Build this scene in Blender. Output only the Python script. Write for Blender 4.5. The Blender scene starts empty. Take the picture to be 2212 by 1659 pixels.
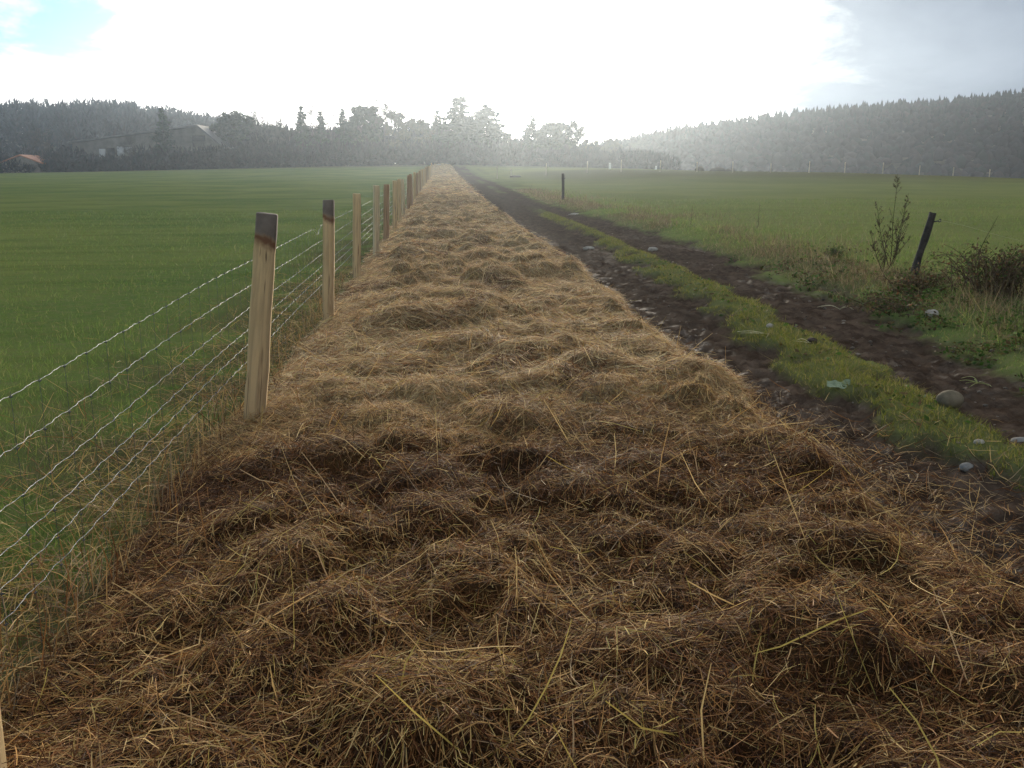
import bpy, bmesh, math, random
import numpy as np
from mathutils import Vector, Matrix

R = math.radians
rng = np.random.default_rng(7)
random.seed(7)
sc = bpy.context.scene
col = sc.collection

# ------------------------------------------------------------------ camera
CAM_YAW, CAM_PITCH = 4.57, 13.1          # degrees right of the hay strip, degrees down
cam_d = bpy.data.cameras.new('camera')
cam = bpy.data.objects.new('camera', cam_d)
col.objects.link(cam)
cam.location = (0, 0, 1.5)
cam.rotation_euler = (R(90 - CAM_PITCH), 0, R(-CAM_YAW))
cam_d.sensor_width = 36.0
cam_d.lens = 36.0 * 2000.0 / 2212.0
cam_d.clip_start = 0.05
cam_d.clip_end = 3000
sc.camera = cam

# ------------------------------------------------------------------ light
SUN_AZ, SUN_EL = 6.0, 11.0               # degrees clockwise from +Y, above the horizon
SKY_STRENGTH = 0.1
EXPOSURE = 0.76
sun_dir = Vector((math.sin(R(SUN_AZ)) * math.cos(R(SUN_EL)), math.cos(R(SUN_AZ)) * math.cos(R(SUN_EL)), math.sin(R(SUN_EL))))
sd = bpy.data.lights.new('sun', 'SUN')
sd.energy = 2.2
sd.angle = R(10)
sd.color = (1.0, 0.86, 0.66)
so = bpy.data.objects.new('sun', sd)
col.objects.link(so)
so.rotation_euler = (-sun_dir).to_track_quat('-Z', 'Y').to_euler()
so.location = (0, -20, 60)

sc.view_settings.view_transform = 'Standard'
sc.view_settings.look = 'None'
sc.view_settings.gamma = 1.0
sc.view_settings.use_curve_mapping = False
sc.view_settings.exposure = EXPOSURE
sc.cycles.use_denoising = True
try:
    sc.cycles.denoiser = 'OPENIMAGEDENOISE'
    sc.cycles.denoising_input_passes = 'RGB_ALBEDO_NORMAL'
except Exception:
    pass
sc.cycles.max_bounces = 4
sc.cycles.diffuse_bounces = 2
sc.cycles.glossy_bounces = 2
sc.cycles.transmission_bounces = 3
sc.cycles.volume_bounces = 0
sc.cycles.use_adaptive_sampling = True
sc.cycles.adaptive_threshold = 0.02
sc.cycles.sample_clamp_indirect = 6.0

# ------------------------------------------------------------------ node helpers
class NT:
    def __init__(s, tree):
        s.t = tree; s.n = tree.nodes; s.l = tree.links
    def node(s, kind, **kw):
        n = s.n.new(kind)
        for k, v in kw.items(): setattr(n, k, v)
        return n
    def put(s, sock, v):
        if isinstance(v, bpy.types.NodeSocket): s.l.new(v, sock)
        elif v is not None:
            if isinstance(v, (tuple, list)) and len(v) == 3 and len(sock.default_value) == 4: v = tuple(v) + (1,)
            sock.default_value = v
    def math(s, op, a, b=None, c=None, clamp=False):
        n = s.node('ShaderNodeMath', operation=op, use_clamp=clamp)
        s.put(n.inputs[0], a); s.put(n.inputs[1], b) if b is not None else None
        if c is not None: s.put(n.inputs[2], c)
        return n.outputs[0]
    def vmath(s, op, a, b=None):
        n = s.node('ShaderNodeVectorMath', operation=op)
        s.put(n.inputs[0], a)
        if b is not None: s.put(n.inputs[1], b)
        return n.outputs['Value'] if op in ('DOT_PRODUCT', 'LENGTH') else n.outputs[0]
    def mix(s, f, a, b, mode='MIX'):
        n = s.node('ShaderNodeMix', data_type='RGBA', blend_type=mode)
        s.put(n.inputs[0], f); s.put(n.inputs[6], a); s.put(n.inputs[7], b)
        return n.outputs[2]
    def step(s, v, a, b, lo=0.0, hi=1.0):
        n = s.node('ShaderNodeMapRange', interpolation_type='SMOOTHSTEP')
        s.put(n.inputs[0], v); s.put(n.inputs[1], a); s.put(n.inputs[2], b); s.put(n.inputs[3], lo); s.put(n.inputs[4], hi)
        return n.outputs[0]
    def noise(s, vec, scale, detail=4, rough=0.55, dist=0.0, out=0):
        n = s.node('ShaderNodeTexNoise')
        if vec is not None: s.put(n.inputs['Vector'], vec)
        s.put(n.inputs['Scale'], scale); s.put(n.inputs['Detail'], detail); s.put(n.inputs['Roughness'], rough); s.put(n.inputs['Distortion'], dist)
        return n.outputs[out]
    def attr(s, name, out='Color'):
        n = s.node('ShaderNodeAttribute', attribute_name=name)
        return n.outputs[out]

# ------------------------------------------------------------------ sky (world)
world = bpy.data.worlds.new('World')
sc.world = world
world.use_nodes = True
w = NT(world.node_tree)
w.n.clear()
sky = w.node('ShaderNodeTexSky', sky_type='NISHITA', sun_disc=False)
sky.sun_elevation = R(SUN_EL); sky.sun_rotation = R(SUN_AZ)
sky.air_density = 1.0; sky.dust_density = 0.6; sky.ozone_density = 1.0
d = w.node('ShaderNodeTexCoord').outputs['Generated']
sep = w.node('ShaderNodeSeparateXYZ'); w.put(sep.inputs[0], d)
dz = w.math('MAXIMUM', sep.outputs[2], 0.0)
den = w.math('ADD', dz, 0.30)
cx = w.math('DIVIDE', sep.outputs[0], den); cy = w.math('DIVIDE', sep.outputs[1], den)
cmb = w.node('ShaderNodeCombineXYZ'); w.put(cmb.inputs[0], cx); w.put(cmb.inputs[1], cy)
cpos = cmb.outputs[0]
n_big = w.noise(cpos, 1.1, 6, 0.55, 0.3)
n_fine = w.noise(w.vmath('ADD', cpos, (7.3, 2.1, 0.0)), 4.2, 7, 0.58, 0.3)
side = w.vmath('DOT_PRODUCT', d, (math.cos(R(CAM_YAW)), -math.sin(R(CAM_YAW)), 0.0))
cosg = w.vmath('DOT_PRODUCT', d, tuple(sun_dir))
glow = w.math('POWER', w.math('MAXIMUM', cosg, 0.0), 26.0)
core = w.math('POWER', w.math('MAXIMUM', cosg, 0.0), 5.0)
# cover of bright cloud: thinner towards the left where blue shows
gap = w.math('MULTIPLY', w.step(side, -0.30, -0.43), w.step(dz, 0.055, 0.13))
cover = w.math('ADD', w.math('MULTIPLY', w.math('SUBTRACT', n_fine, 0.25), 3.0), w.math('MULTIPLY', gap, -1.0))
cover = w.step(cover, -0.35, 0.65)
# bank of grey cloud to the right
bank = w.math('ADD', w.math('MULTIPLY', w.math('SUBTRACT', n_fine, 0.5), 1.9), w.step(side, 0.10, 0.40, -0.40, 1.05))
bank = w.step(bank, -0.45, 0.80)
bright = w.mix(core, (5.4, 5.4, 5.4), (19.0, 18.6, 18.0))
bright = w.mix(glow, bright, (42.0, 40.0, 36.0))
grey = w.mix(w.step(n_big, 0.3, 0.7), (0.6, 0.9, 1.35), (2.3, 2.7, 3.3))
skyc = w.mix(1.0, sky.outputs[0], (0.36, 0.85, 1.2), 'MULTIPLY')
c = w.mix(cover, skyc, bright)
c = w.mix(bank, c, grey)
bg = w.node('ShaderNodeBackground'); w.put(bg.inputs[0], c); w.put(bg.inputs[1], SKY_STRENGTH)
wo = w.node('ShaderNodeOutputWorld'); w.l.new(bg.outputs[0], wo.inputs[0])

# ------------------------------------------------------------------ materials
def new_mat(name):
    m = bpy.data.materials.new(name); m.use_nodes = True
    t = NT(m.node_tree); t.n.clear()
    out = t.node('ShaderNodeOutputMaterial')
    return m, t, out
def principled(t, out, base, rough=0.8, metal=0.0, spec=0.3, bump=None, bump_d=0.01, bump_s=1.0, normal=None):
    p = t.node('ShaderNodeBsdfPrincipled')
    t.put(p.inputs['Base Color'], base); t.put(p.inputs['Roughness'], rough); t.put(p.inputs['Metallic'], metal)
    t.put(p.inputs['Specular IOR Level'], spec)
    if bump is not None:
        b = t.node('ShaderNodeBump'); t.put(b.inputs['Height'], bump); b.inputs['Distance'].default_value = bump_d; b.inputs['Strength'].default_value = bump_s
        t.l.new(b.outputs[0], p.inputs['Normal'])
    t.l.new(p.outputs[0], out.inputs[0])
    return p
def leafy(name, trans=0.3, rough=0.7, spec=0.2, gain=1.0):
    """colour from the mesh's own 'tint' attribute, thin enough to let light through"""
    m, t, out = new_mat(name)
    a = t.attr('tint')
    if gain != 1.0: a = t.mix(1.0, a, (gain, gain, gain), 'MULTIPLY')
    p = t.node('ShaderNodeBsdfPrincipled')
    t.put(p.inputs['Base Color'], a); t.put(p.inputs['Roughness'], rough); t.put(p.inputs['Specular IOR Level'], spec)
    tr = t.node('ShaderNodeBsdfTranslucent'); t.put(tr.inputs[0], a)
    mx = t.node('ShaderNodeMixShader'); mx.inputs[0].default_value = trans
    t.l.new(p.outputs[0], mx.inputs[1]); t.l.new(tr.outputs[0], mx.inputs[2]); t.l.new(mx.outputs[0], out.inputs[0])
    return m
def pos(t): return t.node('ShaderNodeNewGeometry').outputs['Position']
def objc(t): return t.node('ShaderNodeTexCoord').outputs['Object']

M = {}
M['straw'] = leafy('straw', 0.25, 0.7, 0.10)
M['grass'] = leafy('grass_blades', 0.45, 0.65, 0.10)
M['foliage'] = leafy('foliage', 0.15, 0.8, 0.06)
M['twig'] = leafy('twigs', 0.0, 0.95, 0.03)

# ground: grass or mud by the mesh's own attributes
m, t, out = new_mat('ground_soil_and_turf'); M['ground'] = m
P = pos(t)
mud = t.attr('mud', 'Fac'); dry = t.attr('dry', 'Fac')
nA = t.noise(P, 0.16, 6, 0.65); nB = t.noise(P, 9.0, 6, 0.65); nC = t.noise(P, 60.0, 4, 0.7)
g1 = t.mix(t.step(nA, 0.38, 0.62), (0.110, 0.172, 0.046), (0.195, 0.236, 0.064))
g1 = t.mix(t.step(nB, 0.40, 0.72), g1, (0.185, 0.195, 0.078))
mp_f = t.node('ShaderNodeMapping'); t.put(mp_f.inputs[0], P); mp_f.inputs['Scale'].default_value = (0.22, 1.3, 1.0); mp_f.inputs['Rotation'].default_value = (0, 0, 0.12)
g1 = t.mix(t.step(t.noise(mp_f.outputs[0], 1.0, 5, 0.6), 0.46, 0.70, 0.0, 0.4), g1, (0.070, 0.108, 0.026))
g1 = t.mix(t.step(t.noise(P, 2.4, 5, 0.6), 0.54, 0.74, 0.0, 0.65), g1, (0.190, 0.180, 0.060))
sx_ = t.node('ShaderNodeSeparateXYZ'); t.put(sx_.inputs[0], P)
g1 = t.mix(t.step(sx_.outputs[0], 2.0, 9.0, 0.0, 0.45), g1, (0.245, 0.232, 0.085))
g1 = t.mix(t.step(nC, 0.55, 0.80, 0.0, 0.5), g1, (0.026, 0.050, 0.014))
dg = t.mix(t.step(nB, 0.35, 0.68), (0.125, 0.108, 0.055), (0.085, 0.080, 0.036))
g1 = t.mix(dry, g1, dg)
nm = t.noise(P, 5.0, 7, 0.65)
md = t.mix(t.step(nm, 0.36, 0.68), (0.046, 0.030, 0.020), (0.125, 0.088, 0.062))
md = t.mix(t.step(nC, 0.50, 0.78, 0.0, 0.55), md, (0.155, 0.118, 0.088))
nt = t.noise(P, 1.6, 3, 0.5)
md = t.mix(t.step(nt, 0.42, 0.66, 0.0, 0.5), md, (0.072, 0.052, 0.037))
colr = t.mix(mud, g1, md)
wet = t.step(t.noise(P, 7.0, 5, 0.7), 0.50, 0.64)
rgh = t.math('ADD', t.math('MULTIPLY', t.math('MULTIPLY', mud, wet), -0.36), 0.98)
bh = t.math('ADD', t.math('MULTIPLY', nm, 0.7), t.math('MULTIPLY', nC, 0.35))
bp = t.node('ShaderNodeBump'); t.put(bp.inputs['Height'], bh); bp.inputs['Distance'].default_value = 0.04; bp.inputs['Strength'].default_value = 0.9
df = t.node('ShaderNodeBsdfDiffuse'); t.put(df.inputs[0], colr); df.inputs[1].default_value = 0.6; t.l.new(bp.outputs[0], df.inputs['Normal'])
gl = t.node('ShaderNodeBsdfGlossy'); t.put(gl.inputs[0], (0.9, 0.9, 0.9)); gl.inputs['Roughness'].default_value = 0.42; t.l.new(bp.outputs[0], gl.inputs['Normal'])
lw = t.node('ShaderNodeMixShader'); t.put(lw.inputs[0], t.math('MULTIPLY', t.attr('wet', 'Fac'), t.math('MULTIPLY', wet, 0.05)))
t.l.new(df.outputs[0], lw.inputs[1]); t.l.new(gl.outputs[0], lw.inputs[2]); t.l.new(lw.outputs[0], out.inputs[0])

m, t, out = new_mat('hay_mat_core'); M['hay_core'] = m
P = pos(t)
sy = t.node('ShaderNodeSeparateXYZ'); t.put(sy.inputs[0], P)
fresh = t.step(t.math('ADD', sy.outputs[1], t.math('MULTIPLY', t.noise(P, 0.8, 3), 1.6)), 5.0, 6.4)
h0_ = t.mix(fresh, (0.046, 0.024, 0.010), (0.24, 0.155, 0.062))  # core darker than the straws above: shade of the gaps put into its colour
h1_ = t.mix(fresh, (0.10, 0.054, 0.020), (0.37, 0.255, 0.105))
h1 = t.mix(t.step(t.noise(P, 2.2, 5, 0.6), 0.35, 0.66), h0_, h1_); h1 = t.mix(fresh, h1, t.mix(1.0, h1, (1.08, 1.2, 1.5), 'MULTIPLY'))
h1 = t.mix(t.step(t.noise(P, 40.0, 5, 0.7), 0.42, 0.72), h1, t.mix(fresh, (0.028, 0.015, 0.007), (0.14, 0.082, 0.032)))
st = t.node('ShaderNodeMapping'); t.put(st.inputs[0], P); st.inputs['Scale'].default_value = (120, 18, 60); st.inputs['Rotation'].default_value = (0, 0, 0.6)
principled(t, out, h1, 0.9, 0, 0.04, bump=t.math('ADD', t.noise(st.outputs[0], 1.0, 4, 0.7), t.noise(P, 55.0, 4, 0.7)), bump_d=0.02, bump_s=1.0)

def wood_mat(name, dark_tip, tone):
    m, t, out = new_mat(name)
    O = objc(t)
    mp = t.node('ShaderNodeMapping'); t.put(mp.inputs[0], O); mp.inputs['Scale'].default_value = (38, 38, 2.2)
    gr = t.noise(mp.outputs[0], 1.0, 5, 0.65, 0.6)
    big = t.noise(O, 5.0, 4, 0.6)
    a = tuple(tone); b = tuple(v * 0.74 for v in tone)
    cc = t.mix(t.step(gr, 0.38, 0.70), a, b)
    mp2 = t.node('ShaderNodeMapping'); t.put(mp2.inputs[0], O); mp2.inputs['Scale'].default_value = (14, 14, 1.1)
    cc = t.mix(t.step(t.noise(mp2.outputs[0], 1.0, 4, 0.6), 0.56, 0.74, 0.0, 0.75), cc, (0.20, 0.11, 0.06))
    mp3 = t.node('ShaderNodeMapping'); t.put(mp3.inputs[0], O); mp3.inputs['Scale'].default_value = (55, 55, 1.5)
    cc = t.mix(t.step(t.noise(mp3.outputs[0], 1.0, 2, 0.5, 0.8), 0.66, 0.70, 0.0, 0.8), cc, (0.07, 0.042, 0.025))
    if dark_tip:
        sp = t.node('ShaderNodeSeparateXYZ'); t.put(sp.inputs[0], O)
        e = t.math('ADD', t.math('ADD', sp.outputs[2], t.math('MULTIPLY', t.math('SUBTRACT', big, 0.5), 0.24)), t.math('MULTIPLY', sp.outputs[0], 0.5))
        cc = t.mix(t.step(e, dark_tip - 0.03, dark_tip + 0.05), cc, t.mix(t.step(big, 0.3, 0.7), (0.11, 0.085, 0.068), (0.20, 0.165, 0.135)))
        cc = t.mix(t.math('MULTIPLY', t.step(e, dark_tip - 0.06, dark_tip), t.step(e, dark_tip + 0.04, dark_tip)), cc, (0.17, 0.085, 0.045))
    principled(t, out, cc, 0.85, 0, 0.2, bump=gr, bump_d=0.004, bump_s=0.8)
    return m
M['wood'] = wood_mat('sawn_post_wood', None, (0.60, 0.43, 0.225))
M['wood_red'] = wood_mat('reddish_post_wood', None, (0.38, 0.24, 0.13))
M['wood_pale'] = wood_mat('pale_post_wood', None, (0.60, 0.47, 0.28))
M['wood_tip1'] = wood_mat('post_wood_dark_end', 1.10, (0.60, 0.43, 0.225))
M['wood_tip2'] = wood_mat('post_wood_dark_end_short', 1.04, (0.60, 0.43, 0.225))
def plain(name, c1, c2, scale=8.0, rough=0.8, metal=0.0, spec=0.3, bd=0.01):
    m, t, out = new_mat(name)
    O = objc(t); n = t.noise(O, scale, 6, 0.65)
    principled(t, out, t.mix(t.step(n, 0.33, 0.68), c1, c2), rough, metal, spec, bump=n, bump_d=bd)
    M[name] = m
    return m
plain('old_wood', (0.018, 0.015, 0.012), (0.055, 0.045, 0.036), 14, 0.85, bd=0.01)
plain('grey_wood', (0.10, 0.085, 0.065), (0.19, 0.165, 0.13), 10, 0.85)
plain('pale_stake', (0.36, 0.30, 0.22), (0.50, 0.43, 0.33), 10, 0.8)
plain('white_plastic', (0.72, 0.72, 0.70), (0.82, 0.82, 0.80), 5, 0.5)
plain('wire', (0.26, 0.27, 0.28), (0.44, 0.45, 0.46), 30, 0.5, 0.5)
plain('wire_dull', (0.055, 0.065, 0.075), (0.10, 0.11, 0.12), 30, 0.6, 0.5)
plain('cord', (0.30, 0.29, 0.18), (0.40, 0.38, 0.25), 30, 0.7)
plain('insulator', (0.012, 0.012, 0.013), (0.03, 0.03, 0.03), 20, 0.4)
plain('stone_tan', (0.13, 0.105, 0.068), (0.22, 0.18, 0.12), 11, 0.9, 0.0, 0.1, bd=0.006)
plain('stone_grey', (0.17, 0.165, 0.15), (0.29, 0.28, 0.25), 9, 0.9, 0.0, 0.1, bd=0.006)
plain('stone_white', (0.26, 0.235, 0.19), (0.44, 0.41, 0.35), 9, 0.9, 0.0, 0.1, bd=0.006)
plain('clod', (0.028, 0.018, 0.012), (0.075, 0.052, 0.036), 22, 0.9, bd=0.02)
plain('bark', (0.05, 0.04, 0.032), (0.10, 0.082, 0.066), 3, 0.9)
plain('barn_wall', (0.13, 0.115, 0.095), (0.20, 0.18, 0.15), 0.8, 0.9)
plain('barn_roof', (0.09, 0.088, 0.085), (0.15, 0.145, 0.14), 1.2, 0.75)
plain('barn_dark', (0.02, 0.02, 0.02), (0.05, 0.045, 0.04), 1.2, 0.8)
plain('barn_panel', (0.42, 0.42, 0.40), (0.55, 0.55, 0.52), 1.0, 0.7)
plain('tile_roof', (0.36, 0.14, 0.075), (0.50, 0.22, 0.12), 2.5, 0.8)
plain('render_wall', (0.24, 0.20, 0.16), (0.34, 0.29, 0.24), 1.5, 0.9)
plain('hill_soil', (0.060, 0.050, 0.036), (0.10, 0.085, 0.055), 0.06, 0.95)

# ------------------------------------------------------------------ object helpers
def link(o, parent=None):
    col.objects.link(o)
    if parent is not None: o.parent = parent
    return o
def tag(o, label=None, cat=None, group=None, kind=None):
    if label: o['label'] = label
    if cat: o['category'] = cat
    if group: o['group'] = group
    if kind: o['kind'] = kind
    return o
def empty(name, loc=(0, 0, 0), rz=0.0):
    o = bpy.data.objects.new(name, None); o.location = loc; o.rotation_euler = (0, 0, rz); o.empty_display_size = 0.2
    return link(o)
def np_mesh(name, V, F, tint=None, mats=(), smooth=False, face_mat=None, attrs=None):
    """mesh from an (n,3) array and a list of (m,k) face arrays (k = 3 or 4)"""
    if not isinstance(F, (list, tuple)): F = [F]
    F = [np.asarray(f, dtype=np.int32) for f in F if len(f)]
    me = bpy.data.meshes.new(name)
    V = np.ascontiguousarray(V, dtype=np.float32)
    me.vertices.add(len(V)); me.vertices.foreach_set('co', V.ravel())
    tot = np.concatenate([np.full(len(f), f.shape[1], dtype=np.int32) for f in F])
    idx = np.concatenate([f.ravel() for f in F])
    st = np.concatenate([[0], np.cumsum(tot)[:-1]]).astype(np.int32)
    me.loops.add(len(idx)); me.loops.foreach_set('vertex_index', idx)
    me.polygons.add(len(tot)); me.polygons.foreach_set('loop_start', st); me.polygons.foreach_set('loop_total', tot)
    if smooth is not False:
        me.polygons.foreach_set('use_smooth', np.full(len(tot), True) if smooth is True else np.asarray(smooth, dtype=bool))
    if tint is not None:
        a = me.attributes.new('tint', 'FLOAT_COLOR', 'POINT')
        a.data.foreach_set('color', np.concatenate([np.asarray(tint, dtype=np.float32), np.ones((len(V), 1), np.float32)], 1).ravel())
    for k, v in (attrs or {}).items():
        a = me.attributes.new(k, 'FLOAT', 'POINT'); a.data.foreach_set('value', np.asarray(v, dtype=np.float32))
    for mm in mats: me.materials.append(mm)
    if face_mat is not None: me.polygons.foreach_set('material_index', np.asarray(face_mat, dtype=np.int32))
    me.update(calc_edges=True)
    return me
def np_obj(name, V, F, parent=None, **kw):
    return link(bpy.data.objects.new(name, np_mesh(name, V, F, **kw)), parent)
class Soup:
    """collects triangles/quads with a tint per vertex"""
    def __init__(s): s.v = []; s.c = []; s.f3 = []; s.f4 = []; s.n = 0
    def add(s, V, f3=None, f4=None, tint=(0.1, 0.1, 0.1)):
        V = np.asarray(V, dtype=np.float64).reshape(-1, 3)
        s.v.append(V)
        tt = np.asarray(tint, dtype=np.float64)
        s.c.append(np.broadcast_to(tt, (len(V), 3)) if tt.ndim == 1 else tt)
        if f3 is not None and len(f3): s.f3.append(np.asarray(f3).reshape(-1, 3) + s.n)
        if f4 is not None and len(f4): s.f4.append(np.asarray(f4).reshape(-1, 4) + s.n)
        s.n += len(V)
    def faces(s):
        return [np.concatenate(x) for x in (s.f3, s.f4) if x]
    def mesh(s, name, mats, smooth=False):
        return np_mesh(name, np.concatenate(s.v), s.faces(), tint=np.concatenate(s.c), mats=mats, smooth=smooth)
    def obj(s, name, mats, parent=None, smooth=False):
        return link(bpy.data.objects.new(name, s.mesh(name, mats, smooth)), parent)
def tube_arrays(pts, rad, sides=6, cap=True):
    pts = np.asarray(pts, dtype=float); n = len(pts)
    rad = np.broadcast_to(np.asarray(rad, dtype=float), (n,))
    tg = np.gradient(pts, axis=0); tg /= np.linalg.norm(tg, axis=1, keepdims=True) + 1e-9
    ref = np.array([0.0, 0.0, 1.0]) if abs(tg[:, 2].mean()) < 0.8 else np.array([1.0, 0.0, 0.0])
    a = np.cross(tg, ref); a /= np.linalg.norm(a, axis=1, keepdims=True) + 1e-9
    b = np.cross(tg, a)
    th = np.arange(sides) * 2 * math.pi / sides
    V = pts[:, None, :] + rad[:, None, None] * (a[:, None, :] * np.cos(th)[None, :, None] + b[:, None, :] * np.sin(th)[None, :, None])
    i = np.arange(n - 1)[:, None] * sides; j = np.arange(sides)[None, :]; j2 = (j + 1) % sides
    F = np.stack([i + j, i + j2, i + sides + j2, i + sides + j], -1).reshape(-1, 4)
    V = V.reshape(-1, 3); f3 = np.zeros((0, 3), int)
    if cap:
        V = np.concatenate([V, pts[:1], pts[-1:]])
        c0, c1 = n * sides, n * sides + 1; jj = np.arange(sides)
        f3 = np.concatenate([np.stack([np.full(sides, c0), (jj + 1) % sides, jj], 1),
                             np.stack([np.full(sides, c1), (n - 1) * sides + jj, (n - 1) * sides + (jj + 1) % sides], 1)])
    return V, f3, F
def ribbons(pts, width, tip=0.35, roll=None):
    """pts (n,k,3), width (n) -> flat tapered strips"""
    n, k, _ = pts.shape
    tg = np.gradient(pts, axis=1)
    up = np.zeros((n, 1, 3)); up[:, 0, 2] = 1.0
    if roll is not None:
        up[:, 0, 0] = np.cos(roll * 7.0) * np.abs(roll); up[:, 0, 1] = np.sin(roll * 7.0) * np.abs(roll)
    s = np.cross(tg, np.broadcast_to(up, tg.shape)); s /= np.linalg.norm(s, axis=2, keepdims=True) + 1e-9
    tp = np.ones(k); tp[-1] = tip; tp[0] = max(tip, 0.7)
    hw = 0.5 * width[:, None, None] * tp[None, :, None]
    V = np.stack([pts - s * hw, pts + s * hw], 2).reshape(n, k * 2, 3)
    b = (np.arange(n) * k * 2)[:, None]; i = np.arange(k - 1)[None, :] * 2
    F = np.stack([b + i, b + i + 1, b + i + 3, b + i + 2], -1).reshape(-1, 4)
    return V.reshape(-1, 3), F

# value noise
def vnoise(x, y, seed=0):
    x = np.asarray(x, dtype=float); y = np.asarray(y, dtype=float)
    xi = np.floor(x).astype(np.int64); yi = np.floor(y).astype(np.int64)
    fx = x - xi; fy = y - yi
    fx = fx * fx * (3 - 2 * fx); fy = fy * fy * (3 - 2 * fy)
    def h(a, b):
        q = (a * 374761393 + b * 668265263 + seed * 974634721) & 0x7fffffff
        q = ((q ^ (q >> 13)) * 1274126177) & 0x7fffffff
        return ((q ^ (q >> 16)) & 0xffff) / 65535.0
    return (h(xi, yi) * (1 - fx) + h(xi + 1, yi) * fx) * (1 - fy) + (h(xi, yi + 1) * (1 - fx) + h(xi + 1, yi + 1) * fx) * fy
def fbm(x, y, oct=4, seed=0):
    s = 0.0; a = 0.5; tot = 0.0
    for o in range(oct):
        s = s + a * vnoise(x * 2 ** o, y * 2 ** o, seed + o * 17); tot += a; a *= 0.5
    return s / tot
def sstep(v, a, b):
    q = np.clip((v - a) / (b - a), 0, 1); return q * q * (3 - 2 * q)

# ------------------------------------------------------------------ terrain
def strip_shift(y): return 0.55 * sstep(y, 30.0, 130.0)
def land(x, y):
    r = np.interp(y, [-80, 0, 25, 50, 70, 83, 95, 110, 190, 260, 460], [0, 0, 0, .10, .30, .46, .48, .66, 2.55, 3.0, 3.0])
    z = r / (1 + (x / 60.0) ** 2)
    z = z + 0.62 * sstep(x, 6, 22) * (1 - sstep(x, 46, 72)) * sstep(y, 55, 100) * (1 - sstep(y, 118, 150))
    z = z - np.maximum(0, y - 114) * 0.05 * sstep(x - 0.24 * y, 0, 16)
    return z + 0.05 * (fbm(x * 0.12, y * 0.12, 3, 5) - 0.5) * sstep(np.abs(x), 3, 12)
YC = [0, 3.5, 4.15, 4.5, 5, 6, 6.9, 8.9, 11.3, 14.8, 21, 26.6, 40, 90, 200]
def cg_left(y): return np.interp(y, YC, [3.4, 3.2, 2.85, 2.62, 2.68, 2.73, 2.80, 2.90, 3.10, 3.24, 3.50, 3.62, 3.55, 3.7, 3.9])
def cg_right(y): return np.interp(y, [0, 4.8, 5.7, 6.7, 8, 10.9, 13.4, 16.4, 20.4, 26, 40, 90, 200], [3.05, 3.22, 3.26, 3.29, 3.38, 3.60, 3.68, 3.74, 3.88, 3.90, 3.80, 3.92, 4.1])
def rut_right(y): return np.interp(y, [0, 3, 5.9, 7.3, 8.8, 10.8, 13.6, 19.6, 26.5, 39.5, 84, 200], [3.6, 3.85, 4.15, 4.42, 4.52, 4.76, 4.95, 5.28, 5.15, 4.72, 4.8, 4.9])
def mud_mask(x, y):
    n = (fbm(x * 2.6, y * 1.6, 5, 31) - 0.5) * 0.75 + (fbm(x * 14, y * 11, 2, 32) - 0.5) * 0.16
    e = 0.06 + 0.004 * y
    left = sstep(x, 1.6, 1.9) * (1 - sstep(x + n, cg_left(y) - e, cg_left(y) + e))
    right = sstep(x + n, cg_right(y) - e, cg_right(y) + e) * (1 - sstep(x + n * 1.3, rut_right(y) - e * 1.6, rut_right(y) + e * 1.6))
    thin = sstep(y, 22, 40) * sstep(fbm(x * 0.8, y * 0.25, 3, 44), 0.42, 0.52) * sstep(x, 1.6, 1.9) * (1 - sstep(x + n, rut_right(y) - 0.3, rut_right(y) + 0.3))
    return np.clip(np.maximum(np.maximum(left, right), thin), 0, 1) * (1 - 0.75 * sstep(y, 150, 185))
def dry_mask(x, y):
    v = sstep(x, rut_right(y) - 0.2, rut_right(y) + 0.3) * (1 - sstep(x, rut_right(y) + 1.2, rut_right(y) + 2.6))
    v = v * sstep(fbm(x * 0.9, y * 0.6, 3, 61), 0.30, 0.58)
    far = sstep(y, 62, 92) * (1 - sstep(y, 112, 130)) * sstep(x, 5, 14) * 0.75
    fence = (1 - sstep(np.abs(x + 1.5), 0.2, 1.5)) * 0.8 * sstep(fbm(x * 2, y * 2, 3, 62), 0.3, 0.6)
    edge = np.maximum(sstep(y, 148, 168) * 0.8, sstep(x, 1.9, 2.3) * (1 - sstep(x, cg_right(y), cg_right(y) + 0.3)) * 0.55)
    return np.clip(np.maximum(np.maximum(v * 0.6, far), np.maximum(fence, edge)), 0, 1)
def relief(x, y):
    m = mud_mask(x, y)
    near = 1 - sstep(y, 25, 60)
    z = -0.055 * m * near
    z = z + m * near * ((fbm(x * 7.0, y * 5.0, 3, 71) - 0.5) * 0.045 + (0.5 - np.abs(fbm(x * 9.0, y * 8.0, 3, 72) - 0.5) * 5.0) * 0.040)
    xl = (cg_left(y) + 2.2) / 2
    tread = np.abs(((y + 0.5 * np.abs(x - xl) + 0.1 * fbm(x * 3, y * 3, 2, 74)) / 0.14) % 1.0 - 0.5) * 2
    z = z + 0.028 * m * (1 - sstep(np.abs(x - xl), 0.16, 0.30)) * (tread - 0.5) * (1 - sstep(y, 14, 24)) * sstep(fbm(x * 1.5, y * 1.1, 2, 75), 0.35, 0.6)
    bank = sstep(x, rut_right(y) - 0.1, rut_right(y) + 0.8) * near
    z = z + 0.13 * bank + 0.04 * bank * (fbm(x * 1.7, y * 1.7, 3, 77) - 0.5) * 2
    cen = sstep(x, cg_left(y) - 0.1, cg_left(y) + 0.15) * (1 - sstep(x, cg_right(y) - 0.15, cg_right(y) + 0.1)) * near
    return z + 0.05 * cen + 0.03 * cen * (fbm(x * 3, y * 3, 2, 78) - 0.5)
def ground_z(x, y):
    return land(x, y) + relief(x, y)
def gz(x, y): return float(ground_z(np.array([float(x)]), np.array([float(y)]))[0])

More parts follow.
